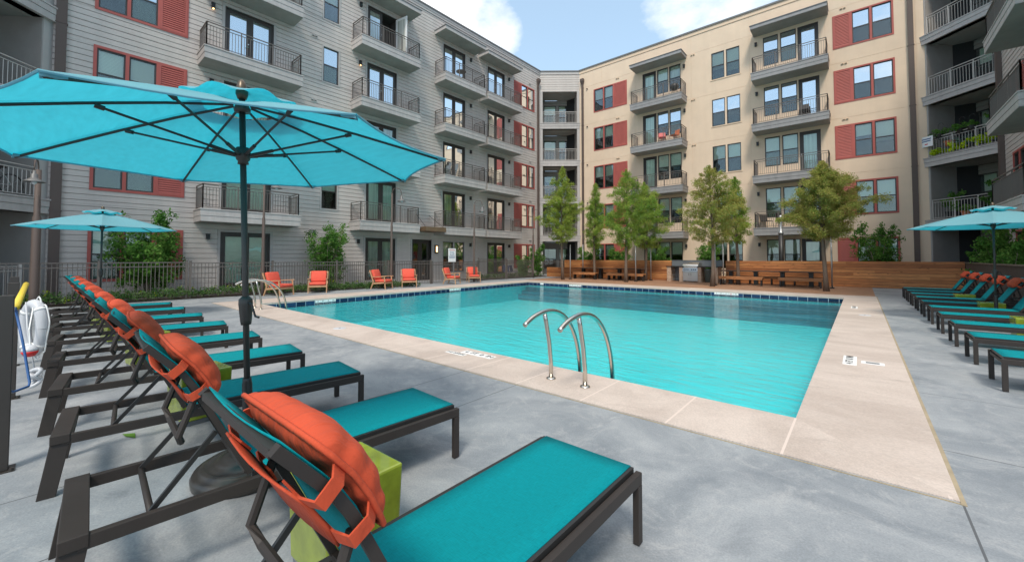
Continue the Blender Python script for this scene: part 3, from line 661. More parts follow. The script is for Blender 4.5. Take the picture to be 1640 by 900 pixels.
def walllamp(parent, fr, u, z, lit=True):
    mb = MB(); mb.fbox(fr, u-.06, u+.06, 0, .11, z-.10, z+.10); mb.fbox(fr, u-.07, u+.07, 0, .13, z+.10, z+.125)
    L_ = mb.build('wall_lamp', M['black'], parent)
    if lit:
        mb = MB(); mb.lathe([(.0, 0), (.035, .005), (.03, .03), (.0, .032)], fr(u, .07, z-.135), 8); mb.build('bulb', M['ltglow'], L_)
def vent(parent, fr, u, z, m='fascia'):
    mb = MB(); mb.fbox(fr, u-.13, u-.02, 0, .05, z-.045, z+.045); mb.fbox(fr, u+.02, u+.13, 0, .05, z-.045, z+.045)
    V = mb.build('vent', M[m], parent)
    for a_, b_ in ((-.12, -.03), (.03, .12)): mb = MB(); mb.fbox(fr, u+a_, u+b_, .0, .053, z-.04, z-.015); mb.build('vent_mouth', M['dark'], V)
def downpipe(parent, fr, u, z0, z1, w=.14, head=True, d=.12):
    mb = MB(); mb.fbox(fr, u-w/2, u+w/2, 0.002, d, z0, z1)
    z = z0+3
    while z < z1: mb.fbox(fr, u-w/2-.02, u+w/2+.02, 0.002, d+.01, z, z+.03); z += 3.2
    if head:
        mb.hexa([fr(u-w/2, .002, z1), fr(u+w/2, .002, z1), fr(u+w/2, d, z1), fr(u-w/2, d, z1), fr(u-w*.95, .002, z1+.3), fr(u+w*.95, .002, z1+.3), fr(u+w*.95, d+.12, z1+.3), fr(u-w*.95, d+.12, z1+.3)])
        mb.fbox(fr, u-w*.95, u+w*.95, .002, d+.12, z1+.3, z1+.5)
    return mb.build('downpipe', M['pipe'], parent)

# ---- grey building (left)
ZR = bz(16.55)
gb = thing('apartment_building', 'long grey five storey apartment building with lap siding and stacked balconies left of the pool', 'building', (GX, 12, 0))
def gz(k): return 2.53+3.062*k        # tops of openings, building units
ops = []
def U(*a): return [x*S for x in a]
WR = random.Random(5)
for k in range(5):
    zt = gz(k)
    # red-trimmed pair + shutter at the left end
    a, b = U(.95, 3.44); z1 = bz(zt); z0 = bz(zt-1.84); ops.append((a, b, z0, z1))
    for (c, d) in (U(.95, 2.62), ):
        w = .09; mid = (a+w+(d-w))/2
        trimbox(gb, frG, a, b, z0, z1, w, 'red', inner=((mid-.05, mid+.05), (d-w+.02, d)))
        hi = 'glass' if k not in (3, 4) else 'glasshi'
        window(gb, frG, a+w, mid-.05, z0+w, z1-w, blind='blind', bl=1 if k != 3 else .5, gm=hi); window(gb, frG, mid+.05, d-w+.02, z0+w, z1-w, blind='blind', bl=1, gm=hi)
        shutter(gb, frG, d, b-.04, z0+.05, z1-.05)
    # doors A, B, C, D
    for nm, (a0, b0) in dict(A=(4.61, 6.41), B=(10.85, 12.63), C=(15.93, 17.77), D=(19.85, 21.64)).items():
        a, b = U(a0, b0); z1 = bz(zt); z0 = bz(.22+3.055*k) if k else .10
        if nm == 'C' and k == 0:
            z0 = bz(zt-1.95); ops.append((a, b, z0, z1)); trimbox(gb, frG, a, b, z0, z1, .06, 'trim', inner=(((a+b)/2-.06, (a+b)/2+.06),))
            window(gb, frG, a+.06, (a+b)/2-.06, z0+.06, z1-.06, bl=.5); window(gb, frG, (a+b)/2+.06, b-.06, z0+.06, z1-.06, bl=.5); continue
        ops.append((a, b, z0, z1))
        trimbox(gb, frG, a-.10, b+.10, z0, z1+.10, .10, 'trim', d=.02, name='door_trim')
        ops[-1] = (a-.10, b+.10, z0, z1+.10)
        gm = {0: 'glassd', 1: 'glassd', 2: 'glassd', 3: 'glasshi', 4: 'glass'}[k]
        if nm == 'A' and k == 3: gm = 'glasshi'
        door(gb, frG, a, b, z0, z1, blind='blind' if nm == 'A' else ('blindv', 'curtain')[(k+len(nm)+ord(nm)) % 2], gm=gm, open_right=(nm == 'B' and k == 4))
    # slim window
    if k:
        a, b = U(8.51, 9.39); z1 = bz(zt); z0 = bz(zt-1.82); ops.append((a, b, z0, z1)); trimbox(gb, frG, a, b, z0, z1, .07, 'trim')
        window(gb, frG, a+.07, b-.07, z0+.07, z1-.07, bl=.5, gm='glasshi' if k == 3 else 'glass')
    # red pair at the right end: shutter first
    a, b = U(22.68, 25.18); z1 = bz(zt); z0 = bz(zt-1.80); ops.append((a, b, z0, z1)); c = 23.53*S; w = .09; mid = (c+b-w)/2
    trimbox(gb, frG, a, b, z0, z1, w, 'red', inner=((mid-.05, mid+.05), (c, c+.07)))
    window(gb, frG, c+.07, mid-.05, z0+w, z1-w, bl=.55, gm='glasshi' if k == 4 else 'glass'); window(gb, frG, mid+.05, b-w, z0+w, z1-w, bl=.5); shutter(gb, frG, a+.04, c, z0+.05, z1-.05)
    vent(gb, frG, 24.6*S, z1+.32, 'trim')
    for i, u in enumerate((7.2*S, 7.35*S)): pass
    vent(gb, frG, 8.15*S, bz(zt+.25)+.02, 'fascia')
    for u in (4.2, 10.45): walllamp(gb, frG, u*S, bz(zt-.22), lit=k in (2, 3))
    for u in (18.25, 22.1): walllamp(gb, frG, u*S, bz(zt-.22), lit=False)
# entry recess on the ground floor
ea, eb = U(13.72, 15.1); ops.append((ea, eb, .05, bz(2.55)))
siding(frG, .05*S, 25.95*S, 0, ZR-.35, ops, gb)
door(gb, frame((GX-.12, 0), (0, 1), (1, 0)), ea+.02, eb-.02, .05, bz(2.5), blind=None, gm='glassd')
mb = MB(); mb.fbox(frG, ea-.1, ea, -.3, .03, .0, bz(2.6)); mb.fbox(frG, eb, eb+.1, -.3, .03, 0, bz(2.6)); mb.build('entry_trim', M['trim'], gb)
# glowing sconce beside the entry
mb = MB(); u = 15.42*S; mb.fbox(frG, u-.10, u+.10, 0, .12, bz(1.75), bz(2.25)); L_ = mb.build('sconce', M['bronze'], gb)
mb = MB(); mb.fbox(frG, u-.05, u+.05, .12, .135, bz(1.83), bz(2.17)); mb.build('sconce_glass', M['ltglow'], L_)
# brown timber entry canopy with stays
mb = MB(); mb.fbox(frG, 13.75*S, 15.2*S, 0, 1.3, bz(2.98), bz(3.22)); C_ = mb.build('entry_canopy', boards('canopy_timber', [(.14, .09, .05), (.17, .11, .06)], 2, .3, 1), gb)
mb = MB(); mb.tube([frG(14.9*S, 0, bz(4.0)), frG(15.1*S, 1.2, bz(3.22))], .015, 5); mb.tube([frG(14.0*S, 0, bz(4.0)), frG(13.8*S, 1.2, bz(3.22))], .015, 5); mb.build('stay_rod', M['black'], C_)
# parapet bands and cap
mb = MB(); mb.fbox(frG, 0, 25.95*S, -.22, .03, ZR-.35, ZR-.2); mb.fbox(frG, 0, 25.95*S, -.22, .05, ZR-.2, ZR-.05); mb.build('cornice', M['trim'], gb)
mb = MB(); mb.fbox(frG, -.1, 25.98*S, -.4, .09, ZR-.05, ZR+.04); mb.build('parapet_cap', M['cap'], gb)
mb = MB(); mb.fbox(frG, -8, 26*S+2, -9, -1.0, 0, ZR-.9); mb.build('light_block', M['dark'], gb)  # unseen dark solid behind the facade, added to block light
# balconies
for nm, (a, b, ks, pj) in dict(A=(3.74, 7.25, (1, 2, 3, 4, 5), 1.05), B=(9.98, 13.5, (1, 2, 3, 4, 5), 1.05), C=(15.25, 18.65, (1, 2, 3, 4, 5), 1.05), D=(19.0, 22.55, (1, 2, 3, 4, 5), .93)).items():
    for k in ks:
        a_, b_ = U(a, b)
        if k == 5: balcony(gb, frG, a_, b_, bz(15.05), bz(15.30), pj*S, roof=True)
        else: balcony(gb, frG, a_, b_, bz(-.215+3.055*k), bz(.27+3.055*k), pj*S)
mb = MB()
downpipe(gb, frG, 25.6*S, 0, bz(15.3), .16, True)
downpipe(gb, frG, .22*S, 0, ZR-.5, .26, False, d=.14)
# bay with recessed balconies: generic
def bay(parent, fr, L, kz, soff, proj, rm='railbay', back=2.0, endtrim=.3, wallm='siding', top=None, capd=.05, items=True, gl='glass', shift=0, g_open=True, wins=2):
    """kz: slab tops (world z) per storey; opening between slabs; slab fascia stands proj proud"""
    cols = MB(); cols.fbox(fr, 0, endtrim, -back, 0, 0, top); cols.fbox(fr, L-endtrim, L, -back, 0, 0, top); cols.build('pier', M[wallm if wallm != 'siding' else 'trim'], parent)
    for (p_, q_) in ((endtrim, endtrim+.02), (L-endtrim-.02, L-endtrim)):
        mb = MB(); mb.fbox(fr, p_, q_, -back, -.03, 0, top-.1); mb.build('bay_shade_liner', M['baywall'], parent)  # thin liner in the darker bay tone, added as shade on the pier
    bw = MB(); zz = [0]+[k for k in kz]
    for i, zf in enumerate(zz):
        zc = (zz[i+1]-soff) if i+1 < len(zz) else zz[-1]+ (zz[-1]-zz[-2])-soff
        # back wall with openings
        o_ = []; f2 = frame((fr(0, -back, 0)[0], fr(0, -back, 0)[1]), (fr.u.x, fr.u.y), (fr.n.x, fr.n.y))
        wz0 = zf+.45; wz1 = zf+2.25
        for wi in range(wins):
            a = endtrim+.25+wi*(L-2*endtrim-.3)/wins; b = a+(L-2*endtrim-.3)/wins-.25
            zlo = zf+.12 if wi == wins-1 else wz0
            o_.append((a, b, zlo, wz1))
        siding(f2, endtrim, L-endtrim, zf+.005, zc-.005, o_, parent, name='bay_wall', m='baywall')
        for wi, q in enumerate(o_): window(parent, f2, *q, bl=.55 if (wi+i) % 2 else .3, blind='blind', gm='glassd')
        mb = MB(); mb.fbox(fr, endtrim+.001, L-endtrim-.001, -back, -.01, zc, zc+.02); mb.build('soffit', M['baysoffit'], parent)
        if i:
            mb = MB(); h = soff; mb.fbox(fr, -.12, L+.12, -.3, proj, zf-h, zf-h*.55); mb.fbox(fr, -.14, L+.14, -.3, proj+.018, zf-h*.55+.012, zf-.06); mb.fbox(fr, -.16, L+.16, -.3, proj+.04, zf-.05, zf)
            mb.fbox(fr, -.1, L+.1, -.3, proj-.02, zf-h*.55, zf-.05); mb.fbox(fr, endtrim, L-endtrim, -back-.1, -.3, zf-h+.02, zf)
            sl_ = mb.build('balcony', M['fascia'], parent)
            railing(sl_, fr, endtrim+.02, L-endtrim-.02, -.08, zf, h=1.0, m=rm, sides=False, posts=3, bar=.12)
# corner bay between grey and beige
kzC = [bz(.24+3.02*k) for k in (1, 2, 3, 4)]
bay(gb, frC, LC, kzC, .46*S, .02, endtrim=.2, top=bz(14.9), rm='railbay', wins=2)
siding(frC, 0, LC, bz(14.9), ZR-.3, [], gb)
mb = MB(); mb.fbox(frC, 0, LC, -.22, .03, ZR-.3, ZR-.05); mb.build('cornice', M['trim'], gb); mb = MB(); mb.fbox(frC, -.05, LC+.05, -.4, .08, ZR-.05, ZR+.04); mb.build('parapet_cap', M['cap'], gb)
# left bay
kzL = [bz(.27+3.055*k) for k in (1, 2, 3, 4)]
bay(gb, frL, 7.0, kzL, .46*S, .12, endtrim=.30, top=bz(15.0), rm='railbay', wins=3)
siding(frL, 0, 7.0, bz(15.0), ZR, [], gb)

# ---- beige building (far side)
bb = thing('apartment_building', 'cream stucco five storey apartment building behind the cedar fence and trees', 'building', (-8, BY, 0))
def hz(k): return 2.56+3.03*k
ops = []; X0b, X1b = -16.92*S, 2.6*S
for k in range(5):
    zt = hz(k); z1 = bz(zt)
    a, b = U(-15.63, -12.86); z0 = bz(zt-1.84); ops.append((a, b, z0, z1)); c = -13.96*S; w = .07; mid = (a+w+c)/2
    trimbox(bb, frB, a, b, z0, z1, w, 'red', inner=((mid-.05, mid+.05), (c-.03, c+.03)))
    window(bb, frB, a+w, mid-.05, z0+w, z1-w, bl=.5); window(bb, frB, mid+.05, c-.03, z0+w, z1-w, bl=.5); shutter(bb, frB, c+.03, b-.04, z0+.05, z1-.05)
    # E: door + two windows
    a, b = U(-11.66, -10.68); zd = bz(.2+3.03*k) if k else .05; ops.append((a, b, zd, z1)); door(bb, frB, a, b, zd, z1, leaves=1, gm='glassd' if k < 3 else 'glass')
    for q in (U(-10.60, -9.84), U(-9.76, -9.0)):
        z0 = bz(zt-1.74); ops.append((q[0], q[1], z0, z1)); window(bb, frB, q[0], q[1], z0, z1, bl=.55, gm='glasshi' if k == 3 else 'glass')
    # middle pair
    for q in (U(-7.06, -6.30), U(-6.20, -5.44)):
        z0 = bz(zt-1.74); ops.append((q[0], q[1], z0, z1)); window(bb, frB, q[0], q[1], z0, z1, bl=(.5, .5, .5, .1, .5)[k], gm='glasshi' if k == 3 else 'glass')
    mb = MB(); mb.fbox(frB, -7.12*S, -5.38*S, 0, .03, z0-.07, z0-.001); mb.build('sill', M['beigetrim'], bb)
    # F: two windows + door
    gmF = {0: 'glassd', 1: 'glass', 2: 'glass', 3: 'glasshi', 4: 'glasshi'}[k]
    for q in (U(-4.18, -3.42), U(-3.31, -2.55)):
        z0 = bz(zt-1.74); ops.append((q[0], q[1], z0, z1)); window(bb, frB, q[0], q[1], z0, z1, bl=.25 if k > 2 else 1, gm=gmF, blind='blind')
    a, b = U(-2.48, -1.52); zd = bz(.2+3.03*k) if k else .05; ops.append((a, b, zd, z1)); door(bb, frB, a, b, zd, z1, leaves=1, gm=gmF, blind='blindv')
    # red pair with shutter on the left
    a, b = U(-.91, 1.53); z0 = bz(zt-1.84); ops.append((a, b, z0, z1)); c = -.14*S; w = .08; mid = (c+b-w)/2
    trimbox(bb, frB, a, b, z0, z1, w, 'red', inner=((mid-.05, mid+.05), (c-.02, c+.06)))
    window(bb, frB, c+.06, mid-.05, z0+w, z1-w, bl=1 if k < 2 else .5, gm=gmF if k > 2 else 'glass'); window(bb, frB, mid+.05, b-w, z0+w, z1-w, bl=1 if k < 2 else .5, gm=gmF if k > 2 else 'glass'); shutter(bb, frB, a+.04, c-.02, z0+.05, z1-.05)
    for u in (-8.2, -.45, -13.6): vent(bb, frB, u*S, z1+.33, 'beigetrim')
    for u in (-8.75, -4.55): walllamp(bb, frB, u*S, bz(zt-.3), lit=False)
    for z_ in (0,): 
        mb = MB(); mb.lathe([(.0, 0), (.07, .01), (.06, .05), (0, .06)], frB(-16.2*S, .05, z1+.2), 8); mb.build('vent', M['dark'], bb)
stucco(frB, X0b, X1b, 0, ZR-.3, ops, U(-14.9, -12.2, -8.3, -4.9, -1.25, 2.3), [bz(2.53+3.03*k+.42) for k in range(5)], bb)
mb = MB(); mb.fbox(frB, X0b, X1b, -.22, .04, ZR-.3, ZR-.05); mb.build('cornice', M['beigetrim'], bb)
mb = MB(); mb.fbox(frB, X0b-.03, X1b+.1, -.4, .10, ZR-.05, ZR+.06); mb.build('parapet_cap', M['cap'], bb)
mb = MB(); mb.fbox(frB, X0b-3, X1b+4, -9, -1.0, 0, ZR-.9); mb.build('light_block', M['dark'], bb)  # unseen light blocker filling the volume behind the stucco
for (a, b, ks) in ((-12.15, -8.6, (1, 2, 3, 4, 5)), (-4.66, -1.08, (1, 2, 3, 4, 5))):
    for k in ks:
        a_, b_ = U(a, b)
        if k == 5: balcony(bb, frB, a_, b_, bz(14.88), bz(15.12), 1.1*S, roof=True, m='fascia2')
        else: balcony(bb, frB, a_, b_, bz(-.27+3.03*k), bz(.18+3.03*k), 1.1*S, m='fascia2')
downpipe(bb, frB, -16.6*S, 0, bz(15.3), .16, True)
downpipe(bb, frB, 2.12*S, 0, ZR-.5, .22, False, d=.13)

# ---- right grey wing
rb = thing('apartment_building', 'grey siding apartment wing with deep recessed balconies at the right edge', 'building', (4.6*S, 24, 0))
kzR = [bz(.30+3.01*k) for k in (1, 2, 3, 4, 5)]
bay(rb, frR, LR, kzR[:4], .44*S, .10, endtrim=.05, top=ZR, wallm='siding', rm='railbay', wins=2)
ops = []
for k in range(5):
    zt = 2.56+3.03*k; a, b = U(22.9, 24.6); z0, z1 = bz(zt-1.84), bz(zt); ops.append((a, b, z0, z1))
    trimbox(rb, frW, a, b, z0, z1, .08, 'red', inner=(((a+b)/2-.05, (a+b)/2+.05),)); window(rb, frW, a+.08, (a+b)/2-.05, z0+.08, z1-.08, bl=.4); window(rb, frW, (a+b)/2+.05, b-.08, z0+.08, z1-.08, bl=.6)
    a, b = U(19.6, 21.4); z0 = bz(.25+3.03*k) if k else .1; ops.append((a, b, z0, z1)); door(rb, frW, a, b, z0, z1)
siding(frW, 10, 26.0*S-.0, 0, ZR, ops, rb)
mb = MB(); mb.fbox(frW, 10, 26*S+3, -9, -1.0, 0, ZR-.9); mb.build('light_block', M['dark'], rb)  # unseen light blocker behind the right wing's wall
for k in (1, 2, 3, 4): balcony(rb, frW, 18.3*S, 22.15*S, bz(-.17+3.01*k), bz(.30+3.01*k), 1.05*S)
mb = MB(); p_ = frR(LR, 0, 0); mb.box(p_[0]-.16, p_[0]+.10, p_[1]-.30, p_[1]-.02, 0, ZR-.3); mb.build('downpipe', M['pipe'], rb)

# ------------------------------------------------------------------ foliage kit
def leaf_quads(cent, rad, n, size, asp=.4, droop=0.0, rnd=rng):
    """n leaves round every centre; returns verts (N*4,3)"""
    cent = np.repeat(np.asarray(cent, float), n, axis=0); rad = np.repeat(np.asarray(rad, float), n); k = len(cent)
    d = rnd.normal(size=(k, 3)); d /= np.linalg.norm(d, axis=1)[:, None]
    p = cent + d*(rad*rnd.random(k)**.5)[:, None]
    a = rnd.normal(size=(k, 3)); a[:, 2] -= droop; a /= np.linalg.norm(a, axis=1)[:, None]
    b = np.cross(a, rnd.normal(size=(k, 3))); b /= np.linalg.norm(b, axis=1)[:, None]
    L = size*(.6+.8*rnd.random(k))[:, None]; W = L*asp
    return np.stack([p-a*L*.5, p+b*W*.5, p+a*L*.5, p-b*W*.5], 1).reshape(-1, 3)
def leaf_obj(name, v, m, parent, org=(0, 0, 0)):
    v = v-np.array(org); n = len(v)//4
    me = bpy.data.meshes.new(name); me.vertices.add(n*4); me.loops.add(n*4); me.polygons.add(n)
    me.vertices.foreach_set('co', v.astype(np.float32).ravel()); me.loops.foreach_set('vertex_index', np.arange(n*4, dtype=np.int32))
    me.polygons.foreach_set('loop_start', np.arange(0, n*4, 4, dtype=np.int32)); me.update(calc_edges=True)
    me.materials.append(m); o = bpy.data.objects.new(name, me); COL.objects.link(o)
    if parent is not None: o.parent = parent
    return o
def tree(loc, h, w, z0, lf, label, seed, dens=1.0, lean=0, peak=.28, r0=.075):
    rd = random.Random(seed); rn = np.random.default_rng(seed)
    t = thing('tree', label, 'tree', (loc[0], loc[1], 0), 'feathery trees set in the timber deck'); o = Vector((loc[0], loc[1], 0))
    mb = MB(); pts = []; rs = []
    for i in range(9):
        f_ = i/8; pts.append(o+Vector((lean*f_*f_+math.sin(f_*5+seed)*.05, math.cos(f_*4+seed)*.04, h*.97*f_))); rs.append(r0*(1-f_)**.75+.008)
    rs[0] *= 1.35; mb.tube(pts, rs, 9)
    def tp(z):
        f_ = min(1, z/(h*.97)); i = min(7, int(f_*8)); return pts[i].lerp(pts[i+1], f_*8-i)
    C_ = []; Rr = []; nb = int((74 if dens == 1 else 110)*(h-z0)/4); az = rd.random()*6
    lop = [rd.uniform(.55, 1.22) for _ in range(7)]
    for k in range(nb):
        f_ = (k+rd.random())/nb; z = z0+(h-z0)*f_*.97; az += 2.4+rd.uniform(-.4, .4)
        prof = (math.sin(PI*min(1, (f_+.10)/(2*(peak+.10))))**.8 if f_ < peak else (1-(f_-peak)/(1-peak))**.72)
        L = w/2*max(.10, prof)*rd.uniform(.6, 1.12)*lop[int((az % 6.283)/6.283*7) % 7 if f_ < .8 else 3]
        b0 = tp(z*.985); rise = .25+.35*f_
        q = [b0]; n_ = 5
        for j in range(1, n_+1):
            g_ = j/n_; q.append(b0+Vector((math.cos(az)*L*g_, math.sin(az)*L*g_, L*rise*math.sin(g_*1.7)+rd.uniform(-.03, .03))))
        mb.tube(q, [max(.004, .016*(1-.8*j/n_)*(1-f_*.5)) for j in range(n_+1)], 4, cap=False)
        m_ = max(2, int(L/.10))
        for j in range(m_):
            g_ = .28+.75*(j+rd.random())/m_; a_ = min(n_-1, int(g_*n_)); c = q[a_].lerp(q[a_+1], g_*n_-a_) if g_ < 1 else q[-1]
            C_.append((c.x+rd.uniform(-.09, .09), c.y+rd.uniform(-.09, .09), c.z+rd.uniform(-.08, .05))); Rr.append(.08+.13*rd.random()+.05*prof)
    for j in range(8): c = tp(h*(.9+.012*j)); C_.append((c.x, c.y, h*(.90+.013*j))); Rr.append(.07)
    mb.build('trunk', M['trunk'], t, smooth=True)
    v = leaf_quads(C_, Rr, int(58*dens), .085, .27, .3, rn); leaf_obj('crown', v, lf, t, (loc[0], loc[1], 0)); return t
def shrub(loc, h, w, label, seed, stems=5, n=2600, lf='leafS', lsz=.10, z0=.5, name='shrub', cat='shrub', group=None, trunk='trunk2', flat=1.0):
    rd = random.Random(seed); rn = np.random.default_rng(seed); t = thing(name, label, cat, (loc[0], loc[1], 0), group)
    C_ = []; Rr = []; mb = MB()
    for s_ in range(stems):
        a = s_*6.28/stems+rd.random(); L = rd.uniform(.45, 1)*w*.42; hh = h*rd.uniform(.62, .98) if s_ else h*.97
        q = [Vector((loc[0]+math.cos(a)*.05, loc[1]+math.sin(a)*.05, 0))]
        for j in range(1, 7):
            g_ = j/6; q.append(Vector((loc[0]+math.cos(a)*L*g_**1.3+rd.uniform(-.04, .04), loc[1]+math.sin(a)*L*g_**1.3*flat+rd.uniform(-.04, .04), hh*g_)))
        mb.tube(q, [.028*(1-.85*j/6)*h/2.5 for j in range(7)], 5, cap=False)
        for j in range(38):
            g_ = rd.uniform(z0/h, 1.0); i = min(5, int(g_*6)); c = q[i].lerp(q[i+1], g_*6-i); sp = w*.27*math.sin(PI*min(.97, .25+.7*g_))+.05
            a2 = rd.random()*6.28; e = c+Vector((math.cos(a2)*sp*rd.random(), math.sin(a2)*sp*rd.random()*flat, rd.uniform(-.05, .22)))
            if j % 2 == 0: mb.tube([c, e], [.008, .003], 4, cap=False)
            C_.append(tuple(e)); Rr.append(rd.uniform(.10, .24)*(w/2)**.5)
    mb.build('trunk', M[trunk], t, smooth=True)
    v = leaf_quads(C_, Rr, max(4, int(n*2.6)//len(C_)), lsz*1.05, .45, .15, rn); leaf_obj('crown', v, M[lf], t, (loc[0], loc[1], 0)); return t

TR = [((-14.83, 22.28), 7.5, 2.9, 2.4, 'leafA', 'olive feathery tree farthest left in the deck, before the corner balconies'),
      ((-13.55, 24.3), 6.5, 2.5, 2.0, 'leafB', 'slim green feathery tree second from the left, behind the left picnic table'),
      ((-10.45, 22.5), 6.7, 3.3, 2.0, 'leafB', 'tall feathery tree in front of the left picnic table near a steel pole'),
      ((-10.15, 24.6), 6.2, 3.0, 2.0, 'leafB', 'feathery tree against the cedar fence left of the grill island'),
      ((-5.62, 21.85), 6.1, 3.0, 2.1, 'leafC', 'rust tinged feathery tree right of the grill at the pool edge'),
      ((-5.0, 24.2), 5.8, 2.6, 2.2, 'leafB', 'smaller green feathery tree behind the right picnic table'),
      ((-1.18, 21.97), 5.65, 3.7, 2.2, 'leafC', 'wide dense feathery tree at the right end of the right picnic table')]
for i, (lc, h, w, z0, lf, lb) in enumerate(TR): tree(lc, h, w, z0, M[lf], lb, 21+i, dens=1.0 if i != 6 else 1.5, peak=.30, r0=.085)
shrub((-19.55, 2.5), 3.05, 2.9, 'broad leafy small tree in front of the red ground floor windows on the left', 3, stems=6, n=3300, lsz=.12, z0=.6, name='small_tree', cat='tree')
shrub((-19.45, 8.95), 3.1, 2.5, 'dense round green bush behind the fence between two lounge chairs', 5, stems=9, n=5200, lsz=.085, z0=.25)
shrub((-19.0, 25.1), 2.6, 1.3, 'narrow leafy shrub at the corner below the recessed balconies', 6, stems=4, n=1800)
shrub((-19.0, 23.3), 1.5, 1.5, 'low leafy bush behind the fence at the far end of the grey building', 7, stems=5, n=1700, z0=.15)
shrub((-15.9, 27.4), 2.4, 2.0, 'shrub behind the left end of the cedar fence', 8, n=2200)
shrub((-13.4, 27.5), 2.3, 2.4, 'shrub behind the cedar fence and the left picnic table', 9, n=2400)
shrub((-10.6, 27.6), 2.2, 1.9, 'shrub behind the cedar fence near the grill island', 12, n=2000)
shrub((-7.3, 27.5), 2.75, 2.0, 'bushy shrub behind the grill island against the cream wall', 10, n=3000)
shrub((.68, 27.3), 3.15, 2.3, 'leafy shrub covering the red window behind the cedar fence', 11, n=3200, stems=6)
shrub((4.2, 24.3), 2.9, 2.3, 'large leafy shrub behind the dark slat fence and right parasol', 13, n=4200, stems=7, z0=.3)
shrub((3.95, 21.2), 2.2, 1.3, 'leafy shrub at the right edge behind the dark slat fence', 14, n=2400, stems=5, z0=.3)
# low ground cover along the fence: uncountable
cs = []; rr = []
for y in np.arange(-2.5, 12.4, .09):
    w = .62 if y < 8 else .40; xs = -17.9+.012*y*3; hgt = .34 if y < 6 else .26
    for _ in range(5): cs.append((xs-.15-rng.random()*w*1.4+.25+(0.55*(y > 8)*(y-8)/4), y+rng.random()*.1, hgt*(.35+.65*rng.random()))); rr.append(.12)
for y in np.arange(18.2, 25, .12):
    for _ in range(4): cs.append((-18.3-rng.random()*.7, y, .12+.2*rng.random())); rr.append(.13)
for x in np.arange(-17.2, 3.2, .2):
    cs.append((x, 26.9+rng.random(), .35)); rr.append(.25)
o = leaf_obj('ground_cover', leaf_quads(cs, rr, 14, .075, .5), M['leafH'], None); tag(o, 'low leafy ground cover growing along the foot of the fences', 'ground cover', kind='stuff')
cs = [(-18.1-rng.random()*.5, y, .12+.3*rng.random()) for y in np.arange(-2, 12, .35)]
o = leaf_obj('ground_cover', leaf_quads(cs, [.10]*len(cs), 12, .06, .5), M['leafL'], None); tag(o, 'yellow green sprigs among the dark ground cover', 'ground cover', kind='stuff')

# ------------------------------------------------------------------ fences
def metal_fence(p, q, h, label, posts, name='metal_fence', m='rail', z0=.08, group='black metal fences round the pool', pr=.105):
    p = Vector((*p, 0)); q = Vector((*q, 0)); L = (q-p).length; e = (q-p)/L; t = thing(name, label, 'fence' if name == 'metal_fence' else 'gate', p, group if name == 'metal_fence' else None)
    mb = MB()
    for z in (h-.02, h-.16, z0): mb.bar(p+Vector((0, 0, z)), q+Vector((0, 0, z)), .032, .032)
    n = int(L/pr)
    for k in range(1, n): c = p+e*L*k/n; mb.bar(c+Vector((0, 0, z0)), c+Vector((0, 0, h-.02)), .017, .017)
    mb.build('picket_panel', M[m], t)
    for k in range(posts+1):
        c = p+e*L*k/posts; mb = MB(); mb.bar(c, c+Vector((0, 0, h+.05)), .065, .065); mb.bar(c+Vector((0, 0, h+.05)), c+Vector((0, 0, h+.065)), .08, .08); mb.build('post', M[m], t)
    return t
metal_fence((-18.15, -3.2), (-18.15, 3.35), 1.30, 'metal picket fence stretch behind the far left parasol', 3)
metal_fence((-18.1, 3.45), (-18.05, 14.05), 1.27, 'metal picket fence stretch behind the first four coral armchairs', 4)
metal_fence((-18.05, 14.15), (-18.08, 17.7), 1.20, 'metal fence stretch with the white sign, behind the two far coral armchairs', 1)
metal_fence((-18.1, 17.8), (-18.12, 20.4), 1.36, 'taller metal picket gate at the far end of the fence', 1, name='metal_gate')
metal_fence((-18.12, 20.5), (-18.2, 23.4), 1.27, 'short metal picket fence stretch left of the deck planter', 1)
def plank_fence(x0, x1, y, h, label, m='cedar', zb=.0):
    t = thing('plank_fence', label, 'fence', (x0, y, 0), 'horizontal cedar board fences'); mb = MB(); z = zb+.02
    while z < h-.02: mb.box(x0, x1, y-.02, y+.02, z, min(h, z+.134)); z += .14
    mb.box(x0, x1, y+.021, y+.03, zb, h); mb.build('boards', M[m], t)
    n = max(2, int((x1-x0)/1.8)); 
    for k in range(n+1):
        mb = MB(); x = x0+.05+(x1-x0-.1)*k/n; mb.box(x-.045, x+.045, y+.032, y+.12, 0, h-.03); mb.build('post', M['trunk'], t)
    return t
plank_fence(-17.1, -9.05, 26.0, 1.27, 'cedar board fence behind the left picnic table')
plank_fence(-5.95, 3.42, 26.0, 1.26, 'long cedar board fence behind the right picnic table')
t = thing('plank_planter', 'low cedar planter wall at the left end of the cedar fence', 'planter', (-17.6, 25.4, 0)); mb = MB()
for k in range(5): mb.box(-18.3, -14.6, 25.35, 25.40, .02+k*.14, .154+k*.14)
mb.box(-18.3, -14.6, 25.41, 25.98, 0, .68); mb.build('boards', M['cedar'], t)
# dark slat fence on the right
t = thing('slat_fence', 'dark vertical slat fence behind the right row of loungers', 'fence', (3.45, 18, 0)); mb = MB(); y = 8.0
while y < 26: mb.box(3.44, 3.47, y, y+.085, .05, 1.20); y += .10
mb.box(3.471, 3.48, 8, 26, .05, 1.2); mb.build('slats', M['darkfence'], t); mb = MB(); mb.box(3.40, 3.53, 8, 26.02, 1.201, 1.245); mb.build('top_rail', M['trunk'], t)

